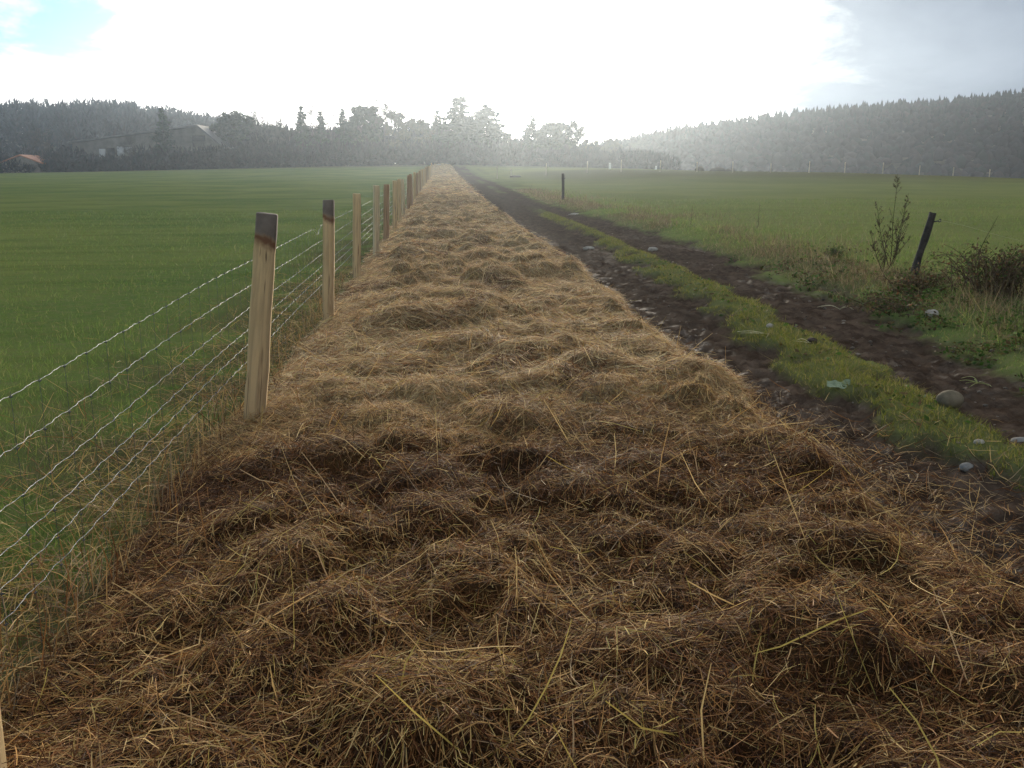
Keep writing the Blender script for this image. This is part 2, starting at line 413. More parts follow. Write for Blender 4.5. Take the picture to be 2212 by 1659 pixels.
xs = [1.9 + 0.03 * i for i in range(int((5.7 - 1.9) / 0.03) + 1)]
v, s = xs[-1], 0.05
while v < 430: v += s; xs.append(v); s *= 1.085
lx = []; v, s = 1.9, 0.12
while v > -1.6: v -= s; lx.append(v)
s = 0.09
while v > -430: v -= s; lx.append(v); s *= 1.085
xs = np.array(sorted(lx) + xs)
ys = [-60, -40, -25, -15, -9, -5, -3, -1.5, -0.5, 0.3, 1.0, 1.6]; v = 1.6
while v < 450: v += max(0.032, 0.0105 * v); ys.append(v)
ys = np.array(ys)
GX, GY = np.meshgrid(xs, ys)
nx, ny = len(xs), len(ys)
MUD = mud_mask(GX, GY); DRY = dry_mask(GX, GY)
GZ = ground_z(GX, GY)
WET = MUD * np.maximum(1 - sstep(GX, 2.1, 2.45 + 0.03 * GY), 0.35 * sstep(fbm(GX * 1.3, GY * 0.8, 3, 33), 0.55, 0.68)) * (1 - sstep(GY, 18, 35))
ii = (np.arange(ny - 1)[:, None] * nx + np.arange(nx - 1)[None, :])
quads = np.stack([ii, ii + 1, ii + nx + 1, ii + nx], -1).reshape(-1, 4)
qx = (GX[:-1, :-1] + GX[1:, 1:]).ravel() / 2; qy = (GY[:-1, :-1] + GY[1:, 1:]).ravel() / 2
is_track = (qx > 1.9) & (qx < rut_right(qy) + 0.15) & (qy > 1.0) & (qy < 185)
VG = np.stack([GX.ravel(), GY.ravel(), GZ.ravel()], 1)
def sub_sheet(name, sel, label, cat):
    F = quads[sel]; used = np.unique(F); mp = np.full(len(VG), -1); mp[used] = np.arange(len(used))
    o = np_obj(name, VG[used], mp[F], mats=[M['ground']], smooth=True, attrs={'mud': MUD.ravel()[used], 'dry': DRY.ravel()[used], 'wet': WET.ravel()[used]})
    return tag(o, label, cat, kind='structure')
sub_sheet('ground', ~is_track, 'green pasture ground reaching to the trees on both sides', 'field')
sub_sheet('dirt_track', is_track, 'muddy two rut farm track running beside the hay strip', 'track')

# hills beyond the fields
def hill(name, ridge, foot, back, label):
    n = len(ridge); ridge = np.array(ridge, float); foot = np.array(foot, float); back = np.array(back, float)
    U = np.linspace(0, n - 1, n * 6); K = np.arange(n)
    ip = lambda A: np.stack([np.interp(U, K, A[:, c]) for c in range(3)], 1)
    Rr, Ff, Bb = ip(ridge), ip(foot), ip(back)
    rows = []
    for s in np.linspace(0, 1, 26): 
        p = Ff + (Rr - Ff) * s
        p[:, 2] = Ff[:, 2] + (Rr[:, 2] - Ff[:, 2]) * (1 - (1 - s) ** 1.5)
        rows.append(p)
    for s in np.linspace(0.15, 1, 6): rows.append(Rr + (Bb - Rr) * s)
    G = np.array(rows); m_, k_ = G.shape[:2]
    G[..., 2] += (fbm(G[..., 0] * 0.03, G[..., 1] * 0.03, 3, 91) - 0.5) * 2.0
    i = np.arange(m_ - 1)[:, None] * k_ + np.arange(k_ - 1)[None, :]
    F = np.stack([i, i + 1, i + k_ + 1, i + k_], -1).reshape(-1, 4)
    tag(np_obj(name, G.reshape(-1, 3), F, mats=[M['hill_soil']], smooth=True), label, 'hill', kind='structure')
    return G[:27]
RT = 8.5
r_ridge = [(40, 290, 1.5), (56, 320, 3.0), (78, 350, 5.8), (104, 380, 10.5), (129, 400, 14.5), (169, 415, 18.5), (204, 420, 21.8), (237, 420, 24.8), (273, 420, 28.2), (338, 420, 33)]
r_foot = [(32, 222, -1), (44, 215, -3), (58, 205, -4), (72, 200, -5), (86, 195, -5.5), (106, 190, -6), (126, 185, -6), (146, 180, -6.5), (170, 170, -6.5), (225, 160, -7)]
r_back = [(60, 380, -8), (80, 400, -8), (110, 430, -8), (135, 445, -8), (160, 450, -8), (200, 455, -8), (240, 458, -8), (275, 458, -8), (320, 458, -8), (400, 458, -8)]
r_ridge = [(x * .78, y * .78, 1.5 + (z + 6.75) * .78 - 3.4) for x, y, z in r_ridge]; r_back = [(x * .85, y * .9, z) for x, y, z in r_back]
HR = hill('wooded_hill', r_ridge, r_foot, r_back, 'wooded hill rising beyond the right hand pasture')
l_ridge = [(-230, 330, 15.5), (-200, 330, 14.5), (-143, 330, 12.5), (-120, 330, 12.8), (-106, 330, 12.4), (-94, 330, 10.8), (-80, 330, 9.4), (-68, 330, 7.0), (-59, 330, 5.6), (-46, 330, 2.5), (-30, 330, 0.5)]
l_foot = [(-150, 205, -1), (-130, 205, -1), (-95, 205, -1), (-80, 205, -1), (-70, 208, -1), (-62, 210, -1), (-54, 212, -1), (-46, 215, -1), (-40, 220, -1), (-31, 230, -1), (-22, 240, -1)]
l_back = [(x * 1.15, 425, -6) for x, _, _ in l_ridge]
HL = hill('wooded_rise', l_ridge, l_foot, l_back, 'low wooded rise behind the barn on the left')

# ------------------------------------------------------------------ hay strip
def hay_left(y): return np.interp(y, [0, 2.5, 5, 8, 200], [-1.55, -1.42, -1.36, -1.25, -1.2]) + strip_shift(y) + (fbm(y * 1.3, y * 0 + 3.1, 3, 11) - 0.5) * 0.28
def hay_right(y): return np.interp(y, [0, 8, 14, 200], [2.02, 2.04, 2.16, 2.2]) + strip_shift(y) * 0.8 + (fbm(y * 1.1, y * 0 + 9.7, 3, 12) - 0.5) * 0.36
domes = []
def scatter_domes(y0, y1, dens, amin, amax, hmin, hmax):
    n = int((y1 - y0) * 3.6 * dens)
    for _ in range(n):
        y = rng.uniform(y0, y1); x = rng.uniform(-1.25, 2.1) + float(strip_shift(y))
        a = rng.uniform(amin, amax); domes.append((x, y, a, a * rng.uniform(0.45, 0.95), rng.uniform(-0.5, 0.5), rng.uniform(hmin, hmax), rng.uniform(0, math.pi)))
scatter_domes(1.0, 14, 9.0, 0.07, 0.20, 0.03, 0.09)
scatter_domes(1.0, 14, 3.4, 0.15, 0.34, 0.07, 0.15)
scatter_domes(1.0, 14, 0.5, 0.32, 0.52, 0.08, 0.15)
scatter_domes(14, 46, 5.0, 0.12, 0.38, 0.05, 0.14)
scatter_domes(46, 186, 0.6, 0.4, 0.9, 0.05, 0.16)
class HGrid:
    def __init__(s, y0, y1, st):
        s.y0, s.y1, s.st = y0, y1, st
        s.x0 = -1.95; s.xs = np.arange(s.x0, 3.4, st); s.ys = np.arange(y0, y1 + st * 1.01, st)
        X, Y = np.meshgrid(s.xs, s.ys); s.X, s.Y = X, Y
        D = np.zeros_like(X); s.w1 = fbm(X * 5, Y * 5, 3, 27); s.w2 = fbm(X * 5 + 9, Y * 5, 3, 28); s.hole = sstep(fbm(X * 2.6, Y * 3.2, 3, 25), 0.60, 0.70); s.flow = (fbm(X * 0.9, Y * 0.9, 2, 21) - 0.5) * 5.0
        for (dx, dy, a, b, rot, h, fl) in domes:
            rr = max(a, b)
            if dy + rr < y0 or dy - rr > y1: continue
            i0 = max(0, int((dy - rr - y0) / st)); i1 = min(len(s.ys), int((dy + rr - y0) / st) + 2)
            j0 = max(0, int((dx - rr - s.x0) / st)); j1 = min(len(s.xs), int((dx + rr - s.x0) / st) + 2)
            if i1 <= i0 or j1 <= j0: continue
            lx_ = X[i0:i1, j0:j1] - dx + 0.7 * a * (s.w1[i0:i1, j0:j1] - 0.5); ly_ = Y[i0:i1, j0:j1] - dy + 0.7 * a * (s.w2[i0:i1, j0:j1] - 0.5)
            u = (lx_ * math.cos(rot) + ly_ * math.sin(rot)) / a; v_ = (-lx_ * math.sin(rot) + ly_ * math.cos(rot)) / b
            q = np.clip(1 - u * u - v_ * v_, 0, 1) ** 0.62 * h
            blk = D[i0:i1, j0:j1]; hit = q > blk + 0.004
            blk[hit] = q[hit]; fb = s.flow[i0:i1, j0:j1]; fb[hit] = fl + 0.9 * (u[hit] - v_[hit])
        L, Rr = hay_left(Y), hay_right(Y)
        e = sstep(X, L - 0.03, L + 0.85) * (1 - sstep(X, Rr - 0.28, Rr + 0.04))
        s.e = e
        D = D * (1 - 0.75 * s.hole) * (0.62 + 0.75 * sstep(fbm(X * 0.8, Y * 0.55, 3, 29), 0.30, 0.66))
        hump = 0.05 + 0.05 * fbm(X * 1.2, Y * 1.2, 3, 23) - 0.035 * s.hole
        flat_ = 0.62 + 0.45 * sstep(Y + (fbm(X, Y, 2, 26) - 0.5) * 2, 4.4, 5.6)
        s.H = land(X, Y) + e ** 0.75 * (hump + D * flat_ + 0.035 * (fbm(X * 9, Y * 9, 3, 24) - 0.4)) - 0.05 * (1 - sstep(e, 0, 0.08))
    def sample(s, x, y, A):
        fx = np.clip((x - s.x0) / s.st, 0, len(s.xs) - 1.001); fy = np.clip((y - s.y0) / s.st, 0, len(s.ys) - 1.001)
        i = fx.astype(int); j = fy.astype(int); fx = fx - i; fy = fy - j
        return (A[j, i] * (1 - fx) + A[j, i + 1] * fx) * (1 - fy) + (A[j + 1, i] * (1 - fx) + A[j + 1, i + 1] * fx) * fy
grids = [HGrid(0.9, 14.0, 0.028), HGrid(14.0, 46.0, 0.07), HGrid(46.0, 186.0, 0.25)]
def hay_z(x, y, what='H'):
    out_ = np.zeros_like(x)
    for k, g_ in enumerate(grids):
        mk = (y >= (g_.y0 if k else -99)) & (y < (g_.y1 if k < 2 else 999))
        if mk.any(): out_[mk] = g_.sample(x[mk], y[mk], getattr(g_, what))
    return out_
HV, HF, HC, HM, n0 = [], [], [], [], 0
for g_ in grids:
    a, b = g_.H.shape
    i = (np.arange(a - 1)[:, None] * b + np.arange(b - 1)[None, :])
    q = np.stack([i, i + 1, i + b + 1, i + b], -1).reshape(-1, 4)
    keep = (g_.e[:-1, :-1] + g_.e[1:, 1:]).ravel() > 0.001
    HV.append(np.stack([g_.X.ravel(), g_.Y.ravel(), g_.H.ravel()], 1)); HF.append(q[keep] + n0); n0 += a * b
HV = np.concatenate(HV); HF = np.concatenate(HF)
used = np.unique(HF); mp_ = np.full(len(HV), -1); mp_[used] = np.arange(len(used)); HV = HV[used]; HF = mp_[HF]

PAL = np.array([(0.66, 0.445, 0.180), (0.48, 0.278, 0.098), (0.285, 0.132, 0.044), (0.145, 0.060, 0.022), (0.055, 0.025, 0.012), (0.48, 0.35, 0.09), (0.38, 0.265, 0.145)])
W_PALE = np.array([0.32, 0.34, 0.18, 0.06, 0.02, 0.02, 0.06])
W_DARK = np.array([0.03, 0.065, 0.22, 0.39, 0.28, 0.005, 0.01])
W_YEL = np.array([0.16, 0.18, 0.25, 0.22, 0.14, 0.04, 0.01])
def straw_tint(x, y):
    n = len(x)
    dark = (1 - sstep(y + 1.6 * (fbm(x * 0.7, y * 0.9, 3, 41) - 0.5), 4.3, 5.4))
    spots = sstep(fbm(x * 1.1 + 7, y * 0.9, 3, 42), 0.50, 0.64)
    dark = np.clip(np.maximum(dark * 1.0 * (0.72 + 0.28 * np.maximum(spots, sstep(y, 3.5, 4.1))), 0.55 * sstep(fbm(x * 1.5, y * 0.8, 3, 43), 0.58, 0.70)), 0, 1)
    yel = (1 - sstep(y, 2.9, 3.9)) * (1 - 0.7 * sstep(x, -0.2, 1.2)) * 0.9
    W = W_PALE[None] * (1 - dark)[:, None] + W_DARK[None] * dark[:, None]
    W = W * (1 - yel)[:, None] + W_YEL[None] * yel[:, None]
    cs = np.cumsum(W, 1); cs /= cs[:, -1:]
    k = (rng.random(n)[:, None] > cs).sum(1)
    far_pale = np.clip(sstep(y + 1.2 * (fbm(x * 0.7, y * 0.9, 3, 41) - 0.5), 4.6, 6.5), 0, 1)[:, None]  # tint turns paler and greyer farther along the strip
    return PAL[k] * (1 + far_pale * np.array([0.16, 0.30, 0.66])) * rng.normal(1.0, 0.26, n).clip(0.45, 1.8)[:, None] * rng.normal(1.0, 0.04, (n, 3))
def lay_straw(x, y, L, K, wd, spread, lift, base_fn, flow=None, bend=1.6, off=0.012):
    n = len(x)
    th = (flow if flow is not None else rng.uniform(0, math.pi, n)) + rng.normal(0, 1, n) * spread
    kap = rng.normal(0, bend, n)
    s_ = np.linspace(-0.5, 0.5, K)[None, :] * L[:, None]
    ang = th[:, None] + kap[:, None] * s_
    ds = np.diff(s_, axis=1)
    px = np.concatenate([np.zeros((n, 1)), np.cumsum(np.cos(ang[:, :-1]) * ds, 1)], 1); py = np.concatenate([np.zeros((n, 1)), np.cumsum(np.sin(ang[:, :-1]) * ds, 1)], 1)
    px = px - px.mean(1, keepdims=True) + x[:, None]; py = py - py.mean(1, keepdims=True) + y[:, None]
    tl = rng.normal(0, lift, n)
    z = base_fn(px.ravel(), py.ravel()).reshape(n, K)
    zl = z.mean(1, keepdims=True)
    z = np.maximum(z, zl - 0.02) * 0.75 + zl * 0.25
    z = z + rng.gamma(1.3, off, n)[:, None] + tl[:, None] * s_ + rng.normal(0, 0.4, n)[:, None] * (s_ ** 2)
    return ribbons(np.stack([px, py, z], 2), wd, 0.45, rng.normal(0, 0.7, n))
SV, SF, SC, sn = [], [], [], 0
def add_straw(V, F, tint, K):
    global sn
    SV.append(V); SF.append(F + sn); SC.append(np.repeat(tint, K * 2, axis=0)); sn += len(V)
def straw_zone(n, y0, y1, pw, Lr, K, wr, spread, lift):
    u = rng.random(n); y = (y0 ** pw + u * (y1 ** pw - y0 ** pw)) ** (1 / pw)
    l_, r_ = hay_left(y) + 0.02, hay_right(y) - 0.02
    x = l_ + rng.random(n) * (r_ - l_)
    L = rng.uniform(*Lr, n) * rng.choice([0.6, 1.0, 1.5], n, p=[0.35, 0.5, 0.15]); wd = rng.uniform(*wr, n)
    V, F = lay_straw(x, y, L, K, wd, spread, lift, hay_z, flow=hay_z(x, y, 'flow'))
    add_straw(V, F, straw_tint(x, y), K)
straw_zone(85000, 1.25, 6.2, 0.6, (0.06, 0.14), 4, (0.0014, 0.0032), 1.0, 0.32)
straw_zone(70000, 1.25, 6.2, 0.6, (0.03, 0.075), 3, (0.0014, 0.0034), 1.2, 0.32)
straw_zone(95000, 6.0, 15.0, 0.35, (0.09, 0.24), 3, (0.0028, 0.0055), 0.65, 0.22)
straw_zone(70000, 14.5, 46.0, 0.3, (0.12, 0.28), 2, (0.006, 0.013), 0.7, 0.18)
straw_zone(26000, 45.0, 185.0, 0.3, (0.3, 0.7), 2, (0.015, 0.035), 0.8, 0.12)
# long stalks and stems poking out of the near heap
n = 1000
y = rng.uniform(1.4, 9.0, n) ; x = hay_left(y) + rng.random(n) * (hay_right(y) - hay_left(y))
V, F = lay_straw(x, y, rng.uniform(0.16, 0.42, n), 5, rng.uniform(0.0025, 0.0048, n), 1.2, 0.55, hay_z, flow=hay_z(x, y, 'flow'), bend=2.2, off=0.022)
add_straw(V, F, PAL[rng.choice([0, 0, 1, 5, 6, 2], n)] * rng.uniform(0.9, 1.3, n)[:, None], 5)
SV = np.concatenate(SV); SF = np.concatenate(SF); SC = np.concatenate(SC)
hay = np_obj('hay_strip', np.concatenate([HV, SV]), np.concatenate([HF, SF + len(HV)]),
             tint=np.concatenate([np.full((len(HV), 3), 0.1), SC]), mats=[M['hay_core'], M['straw']],
             face_mat=np.concatenate([np.zeros(len(HF)), np.ones(len(SF))]),
             smooth=np.concatenate([np.ones(len(HF)), np.zeros(len(SF))]))
tag(hay, 'long heaped strip of loose brown hay beside the fence', 'hay', kind='stuff')

# loose straw on the grass and on the mud
SV, SF, SC, sn = [], [], [], 0
n = 5200
y = 1.8 * (14 / 1.8) ** rng.random(n); x = hay_left(y) + 0.05 - rng.gamma(1.3, 0.33, n)
V, F = lay_straw(x, y, rng.uniform(0.08, 0.26, n), 4, rng.uniform(0.002, 0.004, n), 1.0, 0.4, ground_z, off=0.03)
add_straw(V, F, PAL[rng.choice([0, 1, 2, 5, 6], n)] * rng.uniform(0.7, 1.15, n)[:, None], 4)
n = 7500
y = 2.6 * (9 / 2.6) ** rng.random(n) ; x = hay_right(y) - 0.05 + rng.gamma(1.2, 0.26, n) * (1 - 0.8 * sstep(y, 4.6, 6.2))
V, F = lay_straw(x, y, rng.uniform(0.06, 0.22, n), 4, rng.uniform(0.002, 0.0042, n), 1.0, 0.3, ground_z, off=0.012)
add_straw(V, F, PAL[rng.choice([0, 1, 2, 3, 3, 4, 6], n)] * rng.uniform(0.7, 1.1, n)[:, None], 4)
tag(np_obj('scattered_straw', np.concatenate(SV), np.concatenate(SF), tint=np.concatenate(SC), mats=[M['straw']]),
    'loose straws strewn over the grass and mud along the hay', 'straw', kind='stuff')

# ------------------------------------------------------------------ grass
def blades(x, y, h, wd, lean, tint, base_fn=ground_z, K=2):
    n = len(x); z = base_fn(x, y); th = rng.uniform(0, 2 * math.pi, n); ln = np.abs(rng.normal(0, lean, n)) * h
    s_ = np.linspace(0, 1, K)[None, :]
    P_ = np.stack([x[:, None] + np.cos(th)[:, None] * ln[:, None] * s_ ** 1.6, y[:, None] + np.sin(th)[:, None] * ln[:, None] * s_ ** 1.6, z[:, None] - 0.01 + h[:, None] * s_ * (1 - 0.25 * s_)], 2)
    side_ = rng.uniform(0, 2 * math.pi, n)
    sv = np.stack([np.cos(side_), np.sin(side_), np.zeros(n)], 1)[:, None, :] * 0.5
    tp = np.linspace(1, 0.12, K)[None, :, None] * wd[:, None, None]
    V = np.stack([P_ - sv * tp, P_ + sv * tp], 2).reshape(-1, 3)
    b = (np.arange(n) * K * 2)[:, None]; i = np.arange(K - 1)[None, :] * 2
    return V, np.stack([b + i, b + i + 1, b + i + 3, b + i + 2], -1).reshape(-1, 4), np.repeat(tint, K * 2, axis=0)
GREEN = np.array([(0.124, 0.200, 0.046), (0.165, 0.236, 0.054), (0.205, 0.255, 0.062), (0.094, 0.155, 0.038), (0.30, 0.27, 0.10)])
DRYC = np.array([(0.235, 0.180, 0.095), (0.165, 0.125, 0.065), (0.30, 0.235, 0.13), (0.115, 0.088, 0.050)])
def gtint(n, pal, p=None): return pal[rng.choice(len(pal), n, p=p)] * rng.uniform(0.75, 1.25, n)[:, None]
def logy(n, a, b, pw=1.0):
    u = rng.random(n); return a * (b / a) ** (u ** pw)
def field(name, n, y0, y1, xa, xb, label, hs=(0.04, 0.10), grow=0.28):
    y = logy(n, y0, y1); a, b = xa(y), xb(y); x = a + rng.random(n) * (b - a)
    sc_ = 1 + grow * np.maximum(0, y - 5) / 5
    cl = fbm(x * 1.3, y * 1.3, 3, 51)
    keep = (mud_mask(x, y) < 0.4) & (rng.random(n) < 0.45 + 1.1 * (cl - 0.25))
    x, y, sc_, cl = x[keep], y[keep], sc_[keep], cl[keep]; n = len(x)
    t_ = gtint(n, GREEN, [0.28, 0.28, 0.2, 0.14, 0.10])
    dm = rng.random(n) < dry_mask(x, y) * 0.7
    t_[dm] = gtint(dm.sum(), DRYC)
    h = rng.uniform(*hs, n) * (0.6 + 0.9 * cl) * (1 + 0.25 * (sc_ - 1)).clip(1, 2.0)
    V, F, T = blades(x, y, h, rng.uniform(0.0025, 0.005, n) * sc_, 0.7, t_)
    tag(np_obj(name, V, F, tint=T, mats=[M['grass']]), label, 'grass', kind='stuff')
field('pasture_grass', 110000, 1.7, 34, lambda y: -0.66 * y - 1.0, lambda y: hay_left(y) - 0.02, 'short green grass of the left hand pasture', (0.035, 0.085))
field('meadow_grass', 60000, 9, 42, lambda y: rut_right(y) + 1.0, lambda y: 0.74 * y + 2.0, 'short green grass of the right hand pasture')
# green middle of the track
n = 72000
y = logy(n, 2.6, 32); x = cg_left(y) - 0.35 + rng.random(n) * (np.maximum(0.0, cg_right(y) - cg_left(y)) + 0.65)
k = (mud_mask(x, y) < 0.5 + 0.4 * rng.random(n)) & (fbm(x * 4, y * 3, 3, 53) > 0.22 + 0.25 * rng.random(n)); x, y = x[k], y[k]; n = len(x)
tt = gtint(n, np.array([(0.165, 0.180, 0.030), (0.205, 0.202, 0.040), (0.118, 0.140, 0.024), (0.25, 0.205, 0.080)]))
V, F, T = blades(x, y, rng.uniform(0.02, 0.07, n) * (0.3 + 1.3 * fbm(x * 3, y * 3, 3, 52)), rng.uniform(0.0025, 0.005, n) * (1 + 0.10 * y), 0.9, tt)
tag(np_obj('track_grass', V, F, tint=T, mats=[M['grass']]), 'low mossy grass along the middle of the muddy track', 'grass', kind='stuff')
# rough verge: green and dead stems
n = 80000
y = logy(n, 4.2, 60); x = rut_right(y) - 0.05 + rng.gamma(1.25, 0.75, n)
k = (mud_mask(x, y) < 0.35 + 0.5 * rng.random(n) ** 3) & (x < 0.8 * y + 3); x, y = x[k], y[k]; n = len(x)
dd = fbm(x * 0.9, y * 0.6, 3, 61); rough_ = 0.4 + 1.2 * fbm(x * 1.4, y * 1.1, 3, 63)
tt = gtint(n, GREEN); dm = rng.random(n) < sstep(dd, 0.33, 0.62) * 0.8 * sstep(y, 6.5, 9.5); tt[dm] = gtint(dm.sum(), DRYC)
h = rng.gamma(2.0, 0.034, n) * rough_ * np.where(dm, 1.6, 1.0) * (0.35 + 0.65 * sstep(x, rut_right(y) + 0.1, rut_right(y) + 0.8))
V, F, T = blades(x, y, h, rng.uniform(0.0025, 0.0055, n) * (1 + 0.08 * y), 0.65, tt)
tag(np_obj('verge_grass', V, F, tint=T, mats=[M['grass']]), 'rough grass and dead stems on the bank right of the track', 'grass', kind='stuff')

# low broad leaved weeds creeping over the bank and the track edges
n = 17000
y = logy(n, 4.6, 16, 1.1); x = rut_right(y) - 0.25 + rng.gamma(1.5, 0.6, n)
a_ = rng.random(n) < 0.05; x[a_] = (cg_left(y) + (cg_right(y) - cg_left(y)) * rng.random(n))[a_]
k = (fbm(x * 2.1, y * 2.1, 3, 55) > 0.47) & (x < 0.8 * y + 2) & (mud_mask(x, y) < 0.8); x, y, a_ = x[k], y[k], a_[k]; n = len(x)
z = ground_z(x, y) + rng.gamma(1.4, 0.025, n) * np.where(a_, 0.4, 1.0); sz = rng.uniform(0.008, 0.024, n)[:, None] * (1 + 0.05 * y[:, None])
d1 = rng.normal(0, 1, (n, 3)) * (1, 1, 0.45); d1 /= np.linalg.norm(d1, axis=1, keepdims=True); d2 = np.cross(d1, rng.normal(0, 0.5, (n, 3)) + (0, 0, 1)); d2 /= np.linalg.norm(d2, axis=1, keepdims=True) + 1e-9
c_ = np.stack([x, y, z], 1); Q = np.stack([c_ - d1 * sz, c_ - d2 * sz * 0.5, c_ + d1 * sz, c_ + d2 * sz * 0.5], 1).reshape(-1, 3)
wp = np.array([(0.060, 0.115, 0.020), (0.085, 0.150, 0.024), (0.042, 0.080, 0.018), (0.15, 0.125, 0.045), (0.11, 0.075, 0.035)])
tag(np_obj('bank_weeds', Q, np.arange(n * 4).reshape(-1, 4), tint=np.repeat(wp[rng.choice(5, n, p=[.2, .14, .16, .26, .24])] * rng.uniform(.7, 1.3, n)[:, None], 4, axis=0), mats=[M['foliage']]),
    'small leafy weeds creeping over the bank beside the track', 'weeds', kind='stuff')

# ------------------------------------------------------------------ wire fence on wooden posts
fence = empty('wooden_post_fence', (-1.12, 5.5, 0))
tag(fence, 'new wooden post fence with wavy wire netting along the hay', 'fence')
def part(o, parent):
    """parent while keeping the world placement of o"""
    o.parent = parent; o.matrix_parent_inverse = Matrix.Translation(parent.location).inverted()
    return o
def post_mesh(name, h, wx, wy, seed, mat, taper=0.96, below=0.35):
    r_ = np.random.default_rng(seed)
    lv = np.linspace(-below, h, 15); ang = []
    c = 0.16
    prof = [(-1 + c, -1), (1 - c, -1), (1, -1 + c), (1, 1 - c), (1 - c, 1), (-1 + c, 1), (-1, 1 - c), (-1, -1 + c)]
    V = []
    jit = r_.normal(0, 0.03, (8, 2)); wob = np.cumsum(r_.normal(0, 0.0022, (15, 2)), 0)
    for k_, z in enumerate(lv):
        tp = 1 + (taper - 1) * max(0, z) / h
        for j, (a, b) in enumerate(prof):
            V.append(((a + jit[j, 0] + r_.normal(0, 0.012)) * wx / 2 * tp + wob[k_, 0], (b + jit[j, 1] + r_.normal(0, 0.012)) * wy / 2 * tp + wob[k_, 1], z))
    nn = len(lv) * 8
    for j, (a, b) in enumerate(prof): V.append((a * wx / 2 * taper * 0.86 + wob[-1, 0], b * wy / 2 * taper * 0.86 + wob[-1, 1], h + 0.006 + r_.normal(0, 0.003)))
    V = np.array(V)
    i = np.arange(len(lv))[:, None] * 8; j = np.arange(8)[None, :]; j2 = (j + 1) % 8
    F4 = np.stack([i + j, i + j2, i + 8 + j2, i + 8 + j], -1).reshape(-1, 4)
    top = nn + np.arange(8)
    V = np.concatenate([V, V[top].mean(0, keepdims=True)]); c_ = len(V) - 1
    F3 = np.stack([np.full(8, c_), top, np.roll(top, -1)], 1)
    return np_mesh(name, V, [F3, F4], mats=[mat])
posts = [(-1.105, 2.0, 1.22, 0.115, 0.10, 0.00, 0.00, 'wood'), (-1.12, 5.5, 1.25, 0.122, 0.10, 0.150, 6, 'wood_tip1'), (-1.10, 9.26, 1.20, 0.105, 0.095, 0.05, -4, 'wood_tip2'),
         (-1.13, 13.09, 1.16, 0.110, 0.10, 0.04, 5, 'wood'), (-1.06, 16.1, 1.22, 0.100, 0.10, 0.04, 14, 'wood_pale'), (-1.05, 19.6, 1.18, 0.11, 0.10, 0.04, -6, 'wood_red'),
         (-1.02, 22.9, 1.21, 0.115, 0.10, 0.03, 4, 'wood')]
yy = 26.4
kk = 0
while yy < 112:
    r_ = random.Random(kk + 3)
    posts.append((-1.02 + float(strip_shift(yy)) + r_.uniform(-0.05, 0.05), yy, 1.2 + r_.uniform(-0.06, 0.06) + (0.25 if yy > 107 else 0), r_.uniform(0.095, 0.12), 0.1, r_.uniform(-0.03, 0.05), r_.uniform(-15, 15), r_.choice(['wood', 'wood', 'wood_pale', 'wood_pale', 'wood_red'])))
    yy += 3.5 + r_.uniform(-0.2, 0.2); kk += 1
for k_, (x, y, h, wx, wy, lean, rz, mt) in enumerate(posts):
    me = post_mesh('post', h, wx, wy, 100 + k_, M[mt])
    o = link(bpy.data.objects.new('post', me))
    o.location = (x, y, float(land(np.array([x]), np.array([y]))[0]))
    o.rotation_euler = (random.uniform(-0.02, 0.02), math.atan2(lean, h), R(rz))
    if k_ == 1: o['label'] = 'nearest full post with blackened top end'
    if k_ == 2: o['label'] = 'second post with dark top end'
    part(o, fence)
# horizontal wires on the field side of the posts, waved between the knots
WX = -1.19
wire_h = [0.93, 0.78, 0.64, 0.52, 0.43, 0.34]
def wire_x(y): return WX + strip_shift(y)
post_y = np.array([p[1] for p in posts])
for wi, hz in enumerate(wire_h):
    yl = np.concatenate([np.arange(1.2, 14.0, 0.018), np.arange(14.0, 34.0, 0.05), np.arange(34.0, 110.5, 0.5)])
    ph = wi * 1.3
    damp = 1 - 0.6 * sstep(yl, 16, 34)
    zz = land(yl * 0 + WX, yl) + hz + (-0.05 if wi == 0 else -0.04) * (1 - sstep(yl, 2.2, 5.5)) + damp * (0.0018 * np.sin(yl * 2 * math.pi / 0.19 + ph) + 0.0016 * np.sin(yl * 2 * math.pi / 0.067 + ph * 2) * (fbm(yl * 2, yl * 0 + wi, 2, 81)) * 1.6)
    zz = zz + 0.018 * (fbm(yl * 0.5, yl * 0 + wi * 3.1, 2, 82) - 0.5)
    if wi == 0: zz = zz - 0.07 * np.exp(-((yl - 9.45) / 0.22) ** 2)
    pts = np.stack([wire_x(yl) + 0.004 * np.sin(yl * 2 * math.pi / 0.19 * 1.0 + 1.0 + ph), yl, zz], 1)
    V, f3, f4 = tube_arrays(pts, 0.0009 + 0.0020 * sstep(yl, 8, 90), 5 if wi < 6 else 4)
    part(np_obj('wire', V, [f3, f4], mats=[M['wire']], smooth=True), fence)
# upright stay wires with a knot at each crossing
S_ = Soup()
zl = np.linspace(0.10, 0.945, 12)
V, f3, f4 = tube_arrays(np.stack([zl * 0, 0.002 * np.sin(zl * 30), zl], 1), 0.0007, 4); S_.add(V, f3, f4)
for hz in wire_h[:6]:
    th = np.linspace(0, 4 * math.pi, 9)
    V, f3, f4 = tube_arrays(np.stack([0.0035 * np.cos(th), np.linspace(-0.007, 0.007, 9), hz + 0.0035 * np.sin(th)], 1), 0.0013, 4, cap=False); S_.add(V, f3, f4)
stay = S_.mesh('stay_wire', [M['wire_dull']])
for k_ in range(72):
    y = 1.45 + k_ * 0.192
    o = link(bpy.data.objects.new('stay_wire', stay))
    o.location = (float(wire_x(np.array(y))), y, -0.05 * (1 - float(sstep(np.array(y), 2.2, 5.5))))
    part(o, fence)
